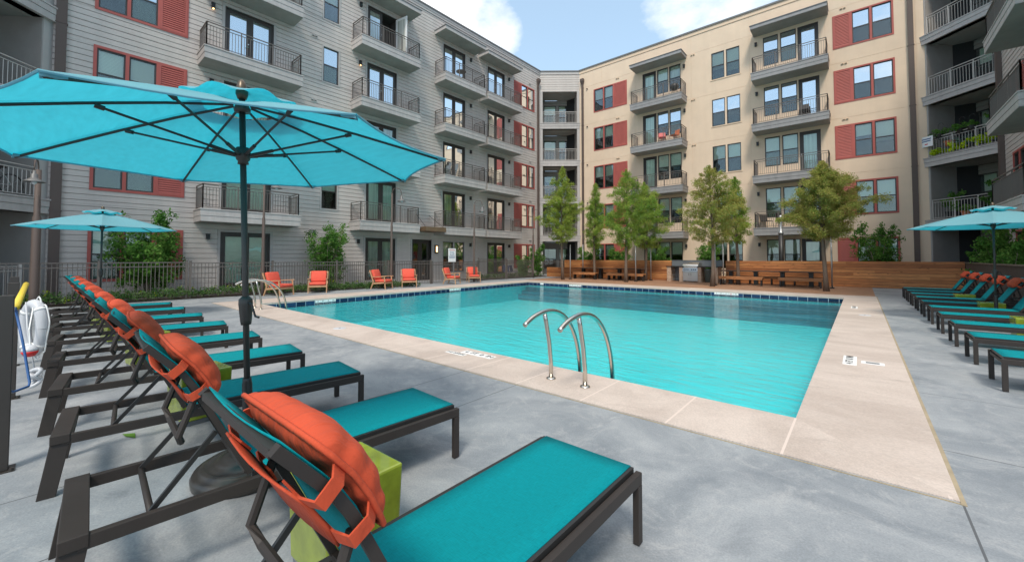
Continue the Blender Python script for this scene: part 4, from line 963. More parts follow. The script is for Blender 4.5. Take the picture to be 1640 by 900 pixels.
# ------------------------------------------------------------------ grill island
t = thing('grill_island', 'outdoor kitchen counter with brick piers and black back panel between the cedar fences', 'counter', (-7.6, 25.5, 0))
for (a, b) in ((-9.0, -8.76), (-8.27, -8.07), (-7.22, -7.02), (-6.42, -6.14)):
    mb = MB(); mb.box(a, b, 25.0, 25.85, 0, .885); mb.build('brick_pier', M['brick'], t)
mb = MB(); mb.box(-9.04, -8.02, 24.96, 25.88, .886, .935); mb.box(-7.26, -6.10, 24.96, 25.88, .886, .935); mb.build('countertop', M['black'], t)
mb = MB(); mb.box(-9.0, -6.1, 25.89, 25.96, .90, 1.27); mb.box(-9.02, -6.08, 25.87, 25.98, 1.271, 1.29); mb.build('back_panel', M['chairgrey'], t)
mb = MB(); mb.box(-8.76, -8.27, 25.75, 25.80, 0, .88)
for z in (.15, .4, .65): mb.tube([(-8.75, 25.2, z), (-8.28, 25.2, z)], .012, 6)
for x in (-8.65, -8.52, -8.4): mb.tube([(x, 25.2, .05), (x, 25.2, .86)], .01, 5)
mb.build('wire_rack', M['chairgrey'], t)
t = thing('gas_grill', 'stainless steel built-in gas grill with domed hood between the brick piers', 'grill', (-7.65, 25.3, .05))
mb = MB(); mb.box(-8.06, -7.23, 25.02, 25.8, .06, .62); mb.build('cabinet', M['grill'], t)
for a, b in ((-8.02, -7.655), (-7.635, -7.27)):
    mb = MB(); mb.box(a, b, 24.995, 25.019, .10, .60); D_ = mb.build('door', M['grill'], t, bevel=.006); mb = MB(); c = b-.05 if a < -7.8 else a+.05; mb.tube([(c, 24.97, .40), (c, 24.97, .54)], .012, 6); mb.build('handle', M['steel'], D_)
mb = MB(); mb.hexa([(-8.07, 24.97, .64), (-7.22, 24.97, .64), (-7.22, 25.8, .64), (-8.07, 25.8, .64), (-8.07, 25.02, .84), (-7.22, 25.02, .84), (-7.22, 25.8, .84), (-8.07, 25.8, .84)]); P_ = mb.build('control_panel', M['grill'], t)
for x in (-7.97, -7.86, -7.75, -7.55, -7.44, -7.33): mb = MB(); mb.tube([(x, 24.995, .745), (x, 24.945, .74)], .03, 10); mb.build('knob', M['black'], P_)
mb = MB(); n = 9; pr = [(25.0+.0, .86)]+[(25.02+.42*(1-math.cos(a)), .88+.27*math.sin(a)) for a in [k*PI/2/8 for k in range(9)]]+[(25.8, 1.14), (25.8, .86)]
mb.add([(x, y, z) for x in (-8.08, -7.21) for (y, z) in pr], [tuple(range(len(pr)))[::-1], tuple(range(len(pr), 2*len(pr)))]+[(i, (i+1) % len(pr), len(pr)+(i+1) % len(pr), len(pr)+i) for i in range(len(pr))])
Hd = mb.build('hood', M['steel'], t); mb = MB(); mb.tube([(-8.0, 24.93, .92), (-7.3, 24.93, .92)], .016, 8); mb.build('handle', M['steel'], Hd)
t = thing('trash_bin', 'grey plastic bin standing under the counter right of the grill', 'bin', (-6.72, 25.3, 0)); mb = MB()
mb.lathe([(.0, .02), (.20, .02), (.235, .72), (.25, .73), (.25, .78), (.0, .80)], (-6.72, 25.35, 0), 20); mb.build('bucket', M['bin'], t, smooth=True)

# ------------------------------------------------------------------ picnic tables, benches
def ptable(x0, x1, label):
    t = thing('picnic_table', label, 'table', ((x0+x1)/2, 24.75, 0), 'long picnic tables'); mb = MB()
    for k in range(6): mb.box(x0, x1, 24.36+k*.14, 24.36+k*.14+.132, .705, .745)
    mb.build('tabletop', M['tabletop'], t)
    for k in range(4):
        x = x0+.5+(x1-x0-1.0)*k/3; mb = MB(); mb.box(x-.09, x+.09, 24.62, 24.88, .03, .70); mb.box(x-.12, x+.12, 24.5, 25.0, .68, .704); mb.box(x-.12, x+.12, 24.5, 25.0, .012, .04); mb.build('leg', M['black'], t)
    return t
ptable(-15.2, -10.15, 'long dark topped picnic table left of the grill'); ptable(-5.9, -1.35, 'long dark topped picnic table right of the grill')
def pbench(x0, x1, y, label):
    t = thing('bench', label, 'bench', ((x0+x1)/2, y, 0), 'cedar benches at the picnic tables'); mb = MB()
    for k in range(3): mb.box(x0, x1, y-.2+k*.135, y-.2+k*.135+.128, .40, .455)
    mb.box(x0+.02, x1-.02, y-.185, y-.16, .315, .398); mb.box(x0+.02, x1-.02, y+.15, y+.175, .315, .398); mb.build('seat', M['bench'], t)
    n = max(2, round((x1-x0)/.9))
    for k in range(n): 
        x = x0+.08+(x1-x0-.16)*k/(n-1); mb = MB(); mb.box(x-.03, x+.03, y-.15, y+.14, .012, .314); mb.build('leg', M['black'], t)
for (x0, x1, y, lb) in ((-14.95, -13.2, 23.9, 'short cedar bench in front of the left picnic table, left half'), (-12.4, -9.95, 23.9, 'cedar bench in front of the left picnic table, right half'), (-15.0, -10.4, 25.4, 'cedar bench between the left picnic table and the fence'),
                        (-5.8, -3.75, 23.9, 'cedar bench in front of the right picnic table, left half'), (-3.1, -1.35, 23.9, 'cedar bench in front of the right picnic table, right half'), (-5.7, -1.5, 25.4, 'cedar bench between the right picnic table and the fence')): pbench(x0, x1, y, lb)

# ------------------------------------------------------------------ poles and lamp posts
def pole(x, y, h, label, r=.035):
    t = thing('steel_pole', label, 'pole', (x, y, 0), 'slender galvanised poles on the deck'); mb = MB(); mb.tube([(x, y, .06), (x, y, h)], r, 10); mb.build('shaft', M['galv'], t, smooth=True)
    mb = MB(); mb.box(x-.08, x+.08, y-.08, y+.08, .012, .06); mb.build('base_plate', M['black'], t)
for x, y, h, lb in ((-14.66, 22.97, 2.3, 'galvanised pole beside the leftmost deck tree'), (-14.9, 25.0, 2.38, 'galvanised pole rising behind the left picnic table'), (-10.26, 23.32, 2.35, 'galvanised pole just right of the tree before the left table'), (-10.0, 25.0, 2.45, 'galvanised pole at the right end of the left picnic table'), (-5.72, 22.8, 2.5, 'galvanised pole right behind the rust tinged tree'), (-5.66, 24.2, 2.42, 'galvanised pole at the left end of the right picnic table'), (-1.02, 24.1, 2.5, 'galvanised pole behind the wide dense tree')): pole(x, y, h, lb)
t = thing('lamp_post', 'dark post with a slim silver lantern behind the cedar fence', 'lamp', (-3.3, 26.6, 0)); mb = MB(); mb.tube([(-3.3, 26.6, 0), (-3.3, 26.6, 2.75)], .12, 12); mb.build('shaft', M['black'], t, smooth=True)
mb = MB(); mb.lathe([(.13, 2.75), (.14, 2.82), (.07, 2.9), (.07, 3.6), (.09, 3.66), (.05, 3.78), (0, 3.8)], (-3.3, 26.6, 0), 14); mb.build('lantern', M['galv'], t, smooth=True)
def goose(x, y, h, label, az=40, r=.055):
    t = thing('street_lamp', label, 'lamp', (x, y, 0), 'brown gooseneck lamp posts'); c = Vector((x, y, 0)); a = R(az); e = Vector((math.cos(a), math.sin(a), 0))
    mb = MB(); mb.tube([c, c+Vector((0, 0, .5)), c+Vector((0, 0, h*.62)), c+Vector((0, 0, h*.63)), c+Vector((0, 0, h-.25))], [r*1.2, r*1.1, r, r*.75, r*.7], 10); mb.build('shaft', M['pipe'], t, smooth=True)
    mb = MB(); q = [c+Vector((0, 0, h-.3))]+[c+e*(.23*(1-math.cos(g)))+Vector((0, 0, h-.22+.22*math.sin(g))) for g in [k*PI/10 for k in range(0, 11)]]+[c+e*.47+Vector((0, 0, h-.36))]
    mb.tube(q, .016, 7); A_ = mb.build('arm', M['pipe'], t, smooth=True)
    hd = c+e*.47; mb = MB(); mb.lathe([(.03, .0), (.035, -.08), (.07, -.11), (.07, -.2), (.09, -.22), (.2, -.30), (.205, -.315), (.0, -.29)], (hd.x, hd.y, h-.34), 16); Hh = mb.build('lamp_shade', M['cap'], t, smooth=True)
    mb = MB(); mb.lathe([(.0, -.38), (.045, -.37), (.06, -.32), (.05, -.29), (0, -.285)], (hd.x, hd.y, h-.34), 10); mb.build('globe', M['white'], Hh, smooth=True)
goose(-17.35, 11.12, 4.85, 'gooseneck lamp post beside the frontal armchair in the middle of the row'); goose(-17.4, 16.75, 4.85, 'gooseneck lamp post behind the farthest armchair pair'); goose(-17.8, 23.0, 4.9, 'farthest gooseneck lamp post near the building corner')
goose(-17.3, 5.5, 4.75, 'gooseneck lamp post behind the nearest armchair, head under the big parasol')
goose(-17.0, -.13, 4.1, 'thick brown lamp post in front of the left balconies', az=-8, r=.085)

# ------------------------------------------------------------------ armchairs
def armchair():
    t = thing('armchair', 'x', 'armchair', (0, 0, 0), 'coral cushioned teak armchairs along the fence')   # faces +x
    for s in (-1, 1):
        y = s*.34
        mb = MB(); mb.bar((.33, y, 0), (.27, y, .56), .03, .045, (1, 0, 0)); mb.build('leg', M['teak'], t)
        mb = MB(); mb.bar((-.40, y, 0), (-.27, y, .35), .03, .05, (1, 0, 0)); mb.bar((-.27, y, .34), (-.47, y, .86), .03, .045, (1, 0, 0)); mb.build('leg', M['teak'], t)
        mb = MB(); mb.bar((-.36, y, .55), (.36, y, .585), .06, .03); mb.build('armrest', M['teak'], t, bevel=.008)
        mb = MB(); mb.bar((-.3, y, .255), (.31, y, .30), .03, .06); mb.build('side_rail', M['teak'], t)
    mb = MB(); mb.box(.27, .30, -.34, .34, .24, .31); mb.box(-.31, -.28, -.34, .34, .20, .27)
    for k in range(6): mb.box(-.26+k*.09, -.20+k*.09, -.325, .325, .285+.004*k, .30+.004*k)
    mb.build('seat_frame', M['teak'], t)
    mb = MB()
    for k in range(5): y = -.24+k*.12; mb.bar((-.29, y, .36), (-.465, y, .82), .035, .015, (1, 0, 0))
    mb.bar((-.47, -.34, .84), (-.47, .34, .84), .025, .06); mb.build('back_slats', M['teak'], t)
    mb = MB(); mb.box(-.23, .33, -.31, .31, .315, .435); mb.build('seat_cushion', M['cushion'], t, bevel=.045, smooth=True)
    mb = MB(); mb.box(-.065, .065, -.30, .30, 0, .48); mb.build('back_cushion', M['cushion'], t, bevel=.05, smooth=True, tf=Matrix.Translation((-.235, 0, .43)) @ Matrix.Rotation(R(-19), 4, 'Y'))
    return t
ac = armchair(); spots = [(-17.0, 6.0, 28, 'coral armchair turned sideways, nearest to the pool handrail'), (-17.1, 7.5, -28, 'coral armchair facing out in front of the round bush'), (-16.95, 10.4, 30, 'coral armchair turned sideways in the middle pair'), (-16.95, 11.85, -30, 'coral armchair facing out in the middle pair beside the lamp post'), (-17.15, 14.85, 26, 'coral armchair turned sideways under the white sign'), (-17.45, 16.75, -32, 'coral armchair facing out, farthest from the camera')]
for i, (x, y, a, lb) in enumerate(spots): place(ac, i == 0, (x, y, 0), R(a), lb)

# ------------------------------------------------------------------ sun loungers
def lounger(hy, angs, L1, L2, name='sun_lounger', group='left'):
    t = thing(name, 'x', 'sun lounger', (0, 0, 0), 'teal sling sun loungers in the %s row' % group); E_ = 1.95
    for s in (-1, 1):
        mb = MB(); mb.box(s*.305-.016, s*.305+.016, .0, E_-.05, .295, .352); mb.build('side_rail', M['lounge'], t, bevel=.003)
        mb = MB(); mb.box(s*.305-.0165, s*.305+.0165, .0, .045, .004, .294); mb.build('leg', M['lounge'], t, bevel=.003)
        mb = MB(); mb.hexa([(s*.325-.018, 1.92, .0), (s*.325+.018, 1.92, .0), (s*.325+.018, 2.0, .0), (s*.325-.018, 2.0, .0), (s*.295-.018, 1.87, .304), (s*.295+.018, 1.87, .304), (s*.295+.018, 1.955, .304), (s*.295-.018, 1.955, .304)]); mb.build('leg', M['lounge'], t, bevel=.003)
        mb = MB(); mb.box(s*.325-.019, s*.325+.019, 1.905, 1.995, 0, .004); mb.box(s*.305-.015, s*.305+.015, .003, .042, 0, .004)
    mb = MB(); mb.box(-.325, .325, 1.868, 1.955, .305, .360); mb.build('end_rail', M['lounge'], t, bevel=.004)
    mb = MB(); mb.box(-.288, .288, .01, .035, .30, .33); mb.build('cross_bar', M['lounge'], t)
    mb = MB(); mb.box(-.288, .288, .95, .98, .30, .33); mb.build('cross_bar', M['lounge'], t)
    mb = MB(); mb.tube([(-.29, 1.68, .325), (.29, 1.68, .325)], .014, 8); mb.build('cross_tube', M['lounge'], t, smooth=True)
    # seat: sling on its own tube frame just inside the rails
    mb = MB()
    for s in (-1, 1): mb.box(s*.274-.011, s*.274+.011, .02, hy, .345, .372)
    mb.box(-.263, .263, .02, .045, .345, .371); F_ = mb.build('seat_frame', M['black'], t)
    mb = MB(); n = 6
    vs = []; 
    for j in range(13):
        y = .018+(hy-.02)*j/12
        for i in range(n+1): x = -.268+.536*i/n; vs.append((x, y, .3735-.010*math.sin(PI*i/n)*math.sin(PI*j/12)))
    mb.add(vs, [(j*(n+1)+i, j*(n+1)+i+1, (j+1)*(n+1)+i+1, (j+1)*(n+1)+i) for j in range(12) for i in range(n)]); mb.build('seat_sling', M['sling'], t, smooth=True, solid=.004)
    # back profile
    a1, a2 = R(angs[0]), R(angs[1]); prof = []; y, z = hy, .372; prof.append((y, z)); st_ = 12
    for k in range(1, st_+1):
        f_ = k/st_*(L1+L2); w = min(1, max(0, (f_-L1+.05)/.14)); a = a1*(1-w)+a2*w; ds = (L1+L2)/st_; y += math.cos(a)*ds; z += math.sin(a)*ds; prof.append((y, z))
    def P(tt, off=0.0):   # point at fraction along the back, off = towards the front face normal
        g_ = tt*st_; i = min(st_-1, int(g_)); u = g_-i; yy = prof[i][0]*(1-u)+prof[i+1][0]*u; zz = prof[i][1]*(1-u)+prof[i+1][1]*u
        dy, dz = prof[i+1][0]-prof[i][0], prof[i+1][1]-prof[i][1]; l_ = math.hypot(dy, dz); return (yy-dz/l_*off, zz+dy/l_*off)
    for s in (-1, 1):
        mb = MB(); q0 = None
        for (yy, zz) in prof: pass
        b0 = len(mb.v); vs = []
        for k in range(st_+1):
            for (dx, off) in ((-.012, -.023), (.012, -.023), (.012, .003), (-.012, .003)):
                yy, zz = P(k/st_, off); vs.append((s*.277+dx, yy, zz))
        fs = [(0, 1, 2, 3), tuple(st_*4+i for i in (3, 2, 1, 0))]
        for k in range(st_):
            for i in range(4): fs.append((k*4+i, (k+1)*4+i, (k+1)*4+(i+1) % 4, k*4+(i+1) % 4))
        mb.add(vs, fs); mb.build('back_rail', M['lounge'], t)
    mb = MB()
    yy, zz = P(.985, -.014); mb.bar((-.265, yy, zz), (.265, yy, zz), .02, .02); mb.build('back_cross_bar', M['lounge'], t)
    mb = MB(); yy, zz = P(.02, -.014); mb.bar((-.265, yy, zz), (.265, yy, zz), .022, .022); mb.build('back_cross_bar', M['lounge'], t)
    vs = []
    for k in range(st_+1):
        for i in range(n+1):
            x = -.268+.536*i/n; yy, zz = P(k/st_, .007-.012*math.sin(PI*i/n)); vs.append((x, yy, zz))
    mb = MB(); mb.add(vs, [(j*(n+1)+i, j*(n+1)+i+1, (j+1)*(n+1)+i+1, (j+1)*(n+1)+i) for j in range(st_) for i in range(n)]); mb.build('back_sling', M['sling'], t, smooth=True, solid=.004)
    # U shaped brace behind the back and two props to the cross tube
    mb = MB(); y1, z1 = P(.60, -.02); y2, z2 = P(.44, -.15); y3, z3 = P(.38, -.155)
    mb.tube([(-.255, y1, z1), (-.255, y2, z2), (-.20, y3, z3), (.20, y3, z3), (.255, y2, z2), (.255, y1, z1)], .015, 7); mb.build('brace', M['lounge'], t, smooth=False)
    mb = MB(); y4, z4 = P(.34, -.03)
    for s in (-1, 1): mb = MB(); mb.bar((s*.245, y4, z4), (s*.262, 1.68, .335), .014, .022); mb.build('prop', M['black'], t)
    return t, P
def pillow(P, tt, group, thick=.064, hh=.155, oc=.042):
    t = thing('head_pillow', 'x', 'pillow', (0, 0, 0), 'orange strap-on pillows on the %s row of loungers' % group)
    nu, nv = 52, 22; vs = []; fs = []; rd = random.Random(4)
    for side in (1, -1):
        for j in range(nv+1):
            for i in range(nu+1):
                u = -1+2*i/nu; v = -1+2*j/nv
                edge = max(0, (1-abs(u)**3.2))*max(0, (1-abs(v)**2.6)); th = thick*edge**.45
                pin = 1-.07*(1-abs(v))*(abs(u)**6); pv = 1-.12*(1-abs(u)**2*.4)*0
                wr = (.0028*math.sin(u*33+2*v+side+1.5*math.sin(u*7))+.0022*math.sin(u*61+5*v+2*math.sin(u*11)))*(abs(v)**1.6)*(1-abs(u)**8)+.006*math.sin(v*13+u*9)*abs(u)**3-.008*math.exp(-((u-.2)**2*40+(v*1.5-.1)**2*18))+.0015*math.sin(u*6.5+v*5+1)
                x = u*.275*(1-.05*abs(v)**4); f_ = v*hh*(1-.10*abs(u)**5)
                yy, zz = P(tt+f_/.80, oc+side*th*(1.2 if side > 0 else .62)+wr*side); vs.append((x, yy, zz))
    o_ = (nu+1)*(nv+1)
    for s_ in (0, 1):
        for j in range(nv):
            for i in range(nu):
                a = s_*o_+j*(nu+1)+i; q = (a, a+1, a+nu+2, a+nu+1); fs.append(q if s_ else q[::-1])
    mb = MB(); mb.add(vs, fs); C_ = mb.build('cushion', M['pillow'], t, smooth=True, subsurf=1)
    # welt round the seam
    ring = [(-1+2*i/14, -1) for i in range(14)]+[(1, -1+2*i/8) for i in range(8)]+[(1-2*i/14, 1) for i in range(14)]+[(-1, 1-2*i/8) for i in range(9)]
    q = []
    for u, v in ring:
        x = u*.275*(1-.05*abs(v)**4)*1.01; f_ = v*hh*(1-.10*abs(u)**5)*1.01; yy, zz = P(tt+f_/.80, oc); q.append((x, yy, zz))
    mb = MB(); mb.tube(q, .008, 6, cap=False); mb.build('piping', M['pillow'], t, smooth=True)
    # two straps at each end and the wide band behind the back
    for s in (-1, 1):
        for dt in (-.09, .09):
            mb = MB(); w = .020
            ax = [(s*.262, .040), (s*.300, .012), (s*.303, -.040), (s*.25, -.052), (s*.15, -.050)]
            vs = []; fs = []
            for k, (x, off) in enumerate(ax):
                for e in (-w, w): yy, zz = P(tt+dt+e/.86, off); vs.append((x, yy, zz))
            fs = [(2*k, 2*k+1, 2*k+3, 2*k+2) for k in range(len(ax)-1)]; mb.add(vs, fs); mb.build('strap', M['pillow'], t, smooth=False, solid=.006)
    mb = MB(); vs = []
    for k in range(7):
        x = -.24+.48*k/6
        for e in (-.115, -.04, .04, .115): yy, zz = P(tt+e/.86, -.056-.012*math.sin(PI*k/6)); vs.append((x, yy, zz))
    mb.add(vs, [(k*4+i, k*4+i+1, (k+1)*4+i+1, (k+1)*4+i) for k in range(6) for i in range(3)]); mb.build('back_band', M['pillow'], t, smooth=True, solid=.006)
    return t
ordn = ['nearest', 'second', 'third', 'fourth', 'fifth', 'sixth', 'seventh', 'eighth', 'ninth', 'tenth']
lg, PL_ = lounger(1.30, (64, 48), .60, .21, group='left')
pw = pillow(PL_, .71, 'left')
feet = [(-1.19, 0), (-2.56, 3.2), (-3.87, 6), (-5.16, 7), (-6.55, 6.5), (-8.05, 9), (-9.55, 10), (-11.05, 11), (-12.45, 12)]
def along(k, n, side): return ('%s lounger from the camera in the left row' if side == 'l' else '%s lounger from the camera in the right row') % ordn[k]
for k, (fx, dg) in enumerate(feet):
    rz = PI-R(dg); lb = 'teal reclined sun lounger, %s from the camera in the left row' % (ordn[k])
    place(lg, k == 0, (fx, 2.03, 0), rz, lb); place(pw, k == 0, (fx, 2.03, 0), rz, 'orange pillow strapped to the %s lounger of the left row' % ordn[k])
lg2, PR_ = lounger(1.24, (58, 46), .58, .18, group='right'); pw2 = pillow(PR_, .76, 'right', thick=.06, hh=.125)
for k in range(10):
    y = 7.14+1.46*k; lb = 'teal sun lounger, %s from the camera in the right row' % ordn[k]
    place(lg2, k == 0, (1.14, y, 0), -PI/2, lb); place(pw2, k == 0, (1.14, y, 0), -PI/2, 'orange pillow strapped to the %s lounger of the right row' % ordn[k])

# ------------------------------------------------------------------ lime green cubes
def cube():
    t = thing('side_table', 'x', 'side table', (0, 0, 0), 'lime green ceramic cube tables between the loungers')
    mb = MB(); mb.hexa([(-.178, -.178, .04), (.178, -.178, .04), (.178, .178, .04), (-.178, .178, .04), (-.19, -.19, .45), (.19, -.19, .45), (.19, .19, .45), (-.19, .19, .45)]); mb.build('body', M['cube'], t, bevel=.012)
    mb = MB(); mb.hexa([(-.165, -.165, 0), (.165, -.165, 0), (.165, .165, 0), (-.165, .165, 0), (-.17, -.17, .039), (.17, -.17, .039), (.17, .17, .039), (-.17, .17, .039)]); mb.build('base', M['chairgrey'], t)
    return t
cb = cube()
for i, (x, y, a, lb) in enumerate([(-1.90, .98, 2, 'lime green cube table beside the nearest lounger on the left'), (-4.58, .96, 6, 'lime green cube table between the third and fourth left loungers'), (-7.30, .95, 8, 'lime green cube table between the fifth and sixth left loungers'), (-9.75, .88, 10, 'lime green cube table between the seventh and eighth left loungers'), (-12.0, .88, 11, 'lime green cube table beyond the last pillow of the left row'),
        (2.13, 16.45, 0, 'lime green cube table farthest back in the right row'), (2.2, 13.9, 0, 'lime green cube table beside the right parasol pole'), (2.12, 10.75, 0, 'lime green cube table at the right edge of the photo')]): place(cb, i == 0, (x, y, 0), R(a), lb)

# ------------------------------------------------------------------ parasols
def parasol(RR=1.35, zr=2.115, za=2.535):
    t = thing('parasol', 'x', 'parasol', (0, 0, 0), 'turquoise eight-ribbed parasols')
    mb = MB(); mb.tube([(0, 0, .10), (0, 0, 2.52)], .019, 12); mb.build('pole', M['bronze'], t, smooth=True)
    mb = MB(); mb.lathe([(.0, .05), (.024, .05), (.030, .10), (.030, .60), (.026, .62), (.026, .64), (0, .64)], (0, 0, 0), 14); mb.tube([(.02, 0, .52), (.06, 0, .52)], .014, 8); mb.build('base_sleeve', M['black'], t, smooth=True)
    mb = MB(); mb.lathe([(0, 1.00), (.030, 1.0), (.034, 1.03), (.042, 1.14), (.040, 1.17), (.022, 1.19), (0, 1.19)], (0, 0, 0), 16); K = mb.build('crank_box', M['bronze'], t, smooth=True)
    mb = MB(); mb.tube([(.03, 0, 1.15), (.07, .01, 1.14), (.10, .02, 1.06), (.13, .03, 1.055)], .007, 6); mb.build('crank_handle', M['black'], K)
    mb = MB(); mb.lathe([(0, 2.52), (.026, 2.52), (.037, 2.55), (.035, 2.59), (.024, 2.63), (.008, 2.652), (.0, 2.654)], (0, 0, 0), 14); mb.build('finial', mat('finial_bronze', (.10, .075, .05), .35, metal=.5), t, smooth=True)
    mb = MB(); mb.lathe([(0, 2.08), (.033, 2.08), (.030, 2.10), (.040, 2.11), (.046, 2.15), (.040, 2.19), (0, 2.19)], (0, 0, 0), 16); mb.build('runner', M['bronze'], t, smooth=True)
    mb = MB(); mb.lathe([(0, 2.43), (.045, 2.43), (.05, 2.45), (.04, 2.475), (0, 2.475)], (0, 0, 0), 16); mb.build('crown_hub', M['bronze'], t, smooth=True)
    def rib(tt): return za-.05-(za-.05-zr)*(tt**1.15)     # centre height of the rib at radius tt*RR
    mb = MB(); n = 10; mseg = 8; vs = []; idx = {}
    def surf(i, g, tt):       # panel i, g in 0..1 across, tt radius fraction
        a0 = i*PI/4; a1 = a0+PI/4; p = Vector((math.cos(a0), math.sin(a0), 0)).lerp(Vector((math.cos(a1), math.sin(a1), 0)), g)
        pin = 1-.045*4*g*(1-g)*tt; sag = -.026*4*g*(1-g)*math.sin(PI*min(1, tt*.92))
        return (p.x*tt*RR*pin, p.y*tt*RR*pin, rib(tt)+.016+sag)
    for i in range(8):
        for j in range(n+1):
            for k in range(mseg): idx[(i, k, j)] = len(vs); vs.append(surf(i, k/mseg, .17+.83*j/n))
    fs = []
    for i in range(8):
        for k in range(mseg):
            a = (i, k); b = (i, k+1) if k < mseg-1 else ((i+1) % 8, 0)
            for j in range(n): fs.append((idx[(*a, j)], idx[(*a, j+1)], idx[(*b, j+1)], idx[(*b, j)]))
    mb.add(vs, fs); CN = mb.build('canopy', M['canopy'], t, smooth=False)
    # rim hem
    q = [surf(i, k/mseg, 1.0) for i in range(8) for k in range(mseg)]; q.append(q[0]); mb = MB(); mb.tube([(x, y, z-.003) for x, y, z in q], .006, 5, cap=False); mb.build('hem', M['canopy'], CN)
    # vent cap with a wavy rim
    mb = MB(); vs = []; m_ = 64
    for j in range(5):
        for k in range(m_):
            a = 2*PI*k/m_; w = math.cos(8*a); r = (.03+.30*j/4)*(1+.03*w*j/4); vs.append((r*math.cos(a), r*math.sin(a), 2.575-.070*(j/4)**1.1-.03*(1-w)*.5*(j/4)**2))
    mb.add(vs, [(j*m_+k, (j+1)*m_+k, (j+1)*m_+(k+1) % m_, j*m_+(k+1) % m_) for j in range(4) for k in range(m_)]); mb.build('vent', M['canopy'], CN, smooth=True)
    for i in range(8):
        a = i*PI/4; e = Vector((math.cos(a), math.sin(a), 0)); f_ = [e*(RR*tt)+Vector((0, 0, rib(tt)-.006)) for tt in (.04, .3, .55, .8, .985)]
        mb = MB(); mb.tube(f_, .0085, 6); rb_ = mb.build('rib', M['black'], t)
        mb = MB(); p1 = e*.045+Vector((0, 0, 2.14)); p2 = e*RR*.52+Vector((0, 0, rib(.52)-.018)); mb.tube([p1, p2], .0075, 6); mb.tube([p1, p1.lerp(p2, .22)], .012, 6); mb.tube([p2.lerp(p1, .06), p2], .014, 6); mb.build('strut', M['black'], rb_)
        mb = MB(); c = e*RR*.96+Vector((0, 0, rib(.96)-.012)); s_ = Vector((-e.y, e.x, 0)); tip = e*RR*1.0+Vector((0, 0, rib(1)-.004)); mb.add([c+s_*.045, tip, c-s_*.045, c+s_*.045+Vector((0, 0, .012)), tip+Vector((0, 0, .012)), c-s_*.045+Vector((0, 0, .012))], [(2, 1, 0), (3, 4, 5), (0, 1, 4, 3), (1, 2, 5, 4), (2, 0, 3, 5)]); mb.build('rib_pocket', M['canopy'], rb_)
    mb = MB(); mb.lathe([(0, 0), (.295, 0), (.312, .02), (.315, .06), (.30, .085), (.28, .080), (.265, .105), (.23, .112), (.215, .102), (.18, .130), (.12, .155), (.10, .148), (.075, .18), (.05, .20), (.0, .20)], (0, 0, 0), 36); mb.build('base', mat('cast_base', (.085, .078, .07), .32, metal=.6, var=.15, vscale=9), t, smooth=True)
    return t
um = parasol()
for i, (x, y, rz, lx, ly, lb) in enumerate([(-3.15, .94, 3.6, .0, -.034, 'big turquoise parasol over the left loungers, seen from underneath'), (-13.38, .89, -4, 0, 0, 'turquoise parasol at the far end of the left row, seen from outside'), (2.2, 13.45, -9, 0, 0, 'turquoise parasol over the right row of loungers')]):
    o = place(um, i == 0, (x, y, 0), R(rz), lb); o.rotation_euler = (-ly, lx, R(rz))

# ------------------------------------------------------------------ pool handrails
def handrail():
    t = thing('pool_handrail', 'x', 'handrail', (0, 0, 0), 'curved stainless pool handrails')    # runs along +y toward the water, base at origin
    arc = [(-.50, .70), (-.36, .765), (-.20, .805), (-.05, .815), (.12, .79), (.28, .72), (.42, .60), (.53, .44), (.60, .27), (.645, .08), (.66, -.14), (.66, -.5)]
    # smooth the arc
    pts = []; 
    for i in range(len(arc)-1):
        p0 = arc[max(0, i-1)]; p1 = arc[i]; p2 = arc[i+1]; p3 = arc[min(len(arc)-1, i+2)]
        for k in range(4):
            u = k/4; pts.append(tuple(.5*((2*p1[j])+(-p0[j]+p2[j])*u+(2*p0[j]-5*p1[j]+4*p2[j]-p3[j])*u*u+(-p0[j]+3*p1[j]-3*p2[j]+p3[j])*u**3) for j in (0, 1)))
    pts.append(arc[-1]); mb = MB(); mb.tube([(0, y, z) for y, z in pts], .027, 12); mb.build('rail', M['steel'], t, smooth=True)
    mb = MB(); mb.tube([(0, 0, .0), (0, .0, .2), (0, -.035, .45), (0, -.10, .70), (0, -.125, .79)], .0255, 12); mb.build('upright', M['steel'], t, smooth=True)
    mb = MB(); mb.lathe([(0, .006), (.058, .006), (.056, .018), (.034, .028), (.0, .028)], (0, 0, 0), 20); mb.build('base_plate', M['steel'], t, smooth=True); return t
hr = handrail()
for i, (x, y, lb) in enumerate([(-2.36, 3.99, 'right handrail of the near pool ladder'), (-2.83, 4.0, 'left handrail of the near pool ladder'), (-12.67, 4.0, 'right handrail of the distant pool ladder behind the parasol pole'), (-13.22, 4.02, 'left handrail of the distant pool ladder behind the parasol pole')]): place(hr, i == 0, (x, y, 0), R(0), lb)

# ------------------------------------------------------------------ rescue gear at the left edge
for i, (x, y, h, lb) in enumerate([(-4.46, -.16, 1.19, 'dark square post at the very left edge of the photo'), (-6.66, -.19, 1.19, 'dark square post holding the life ring'), (-8.65, -.24, 1.19, 'thin dark post behind the life ring')]):
    t = thing('square_post', lb, 'post', (x, y, 0), 'dark square posts at the left edge'); mb = MB(); mb.box(x-.04, x+.04, y-.04, y+.04, .006, h); mb.build('shaft', M['bronze'], t, bevel=.004); mb = MB(); mb.box(x-.07, x+.07, y-.07, y+.07, 0, .006); mb.lathe([(0, .0), (.012, 0), (.012, .018), (0, .018)], (x+.055, y+.055, .006), 6); mb.build('base_plate', M['bronze'], t)
t = thing('life_ring', 'white life ring hanging on the dark post at the left', 'life ring', (-6.56, -.08, .72)); mb = MB(); c = Vector((-6.50, -.045, .72)); n1_ = Vector((.94, .10, 0)).normalized(); 
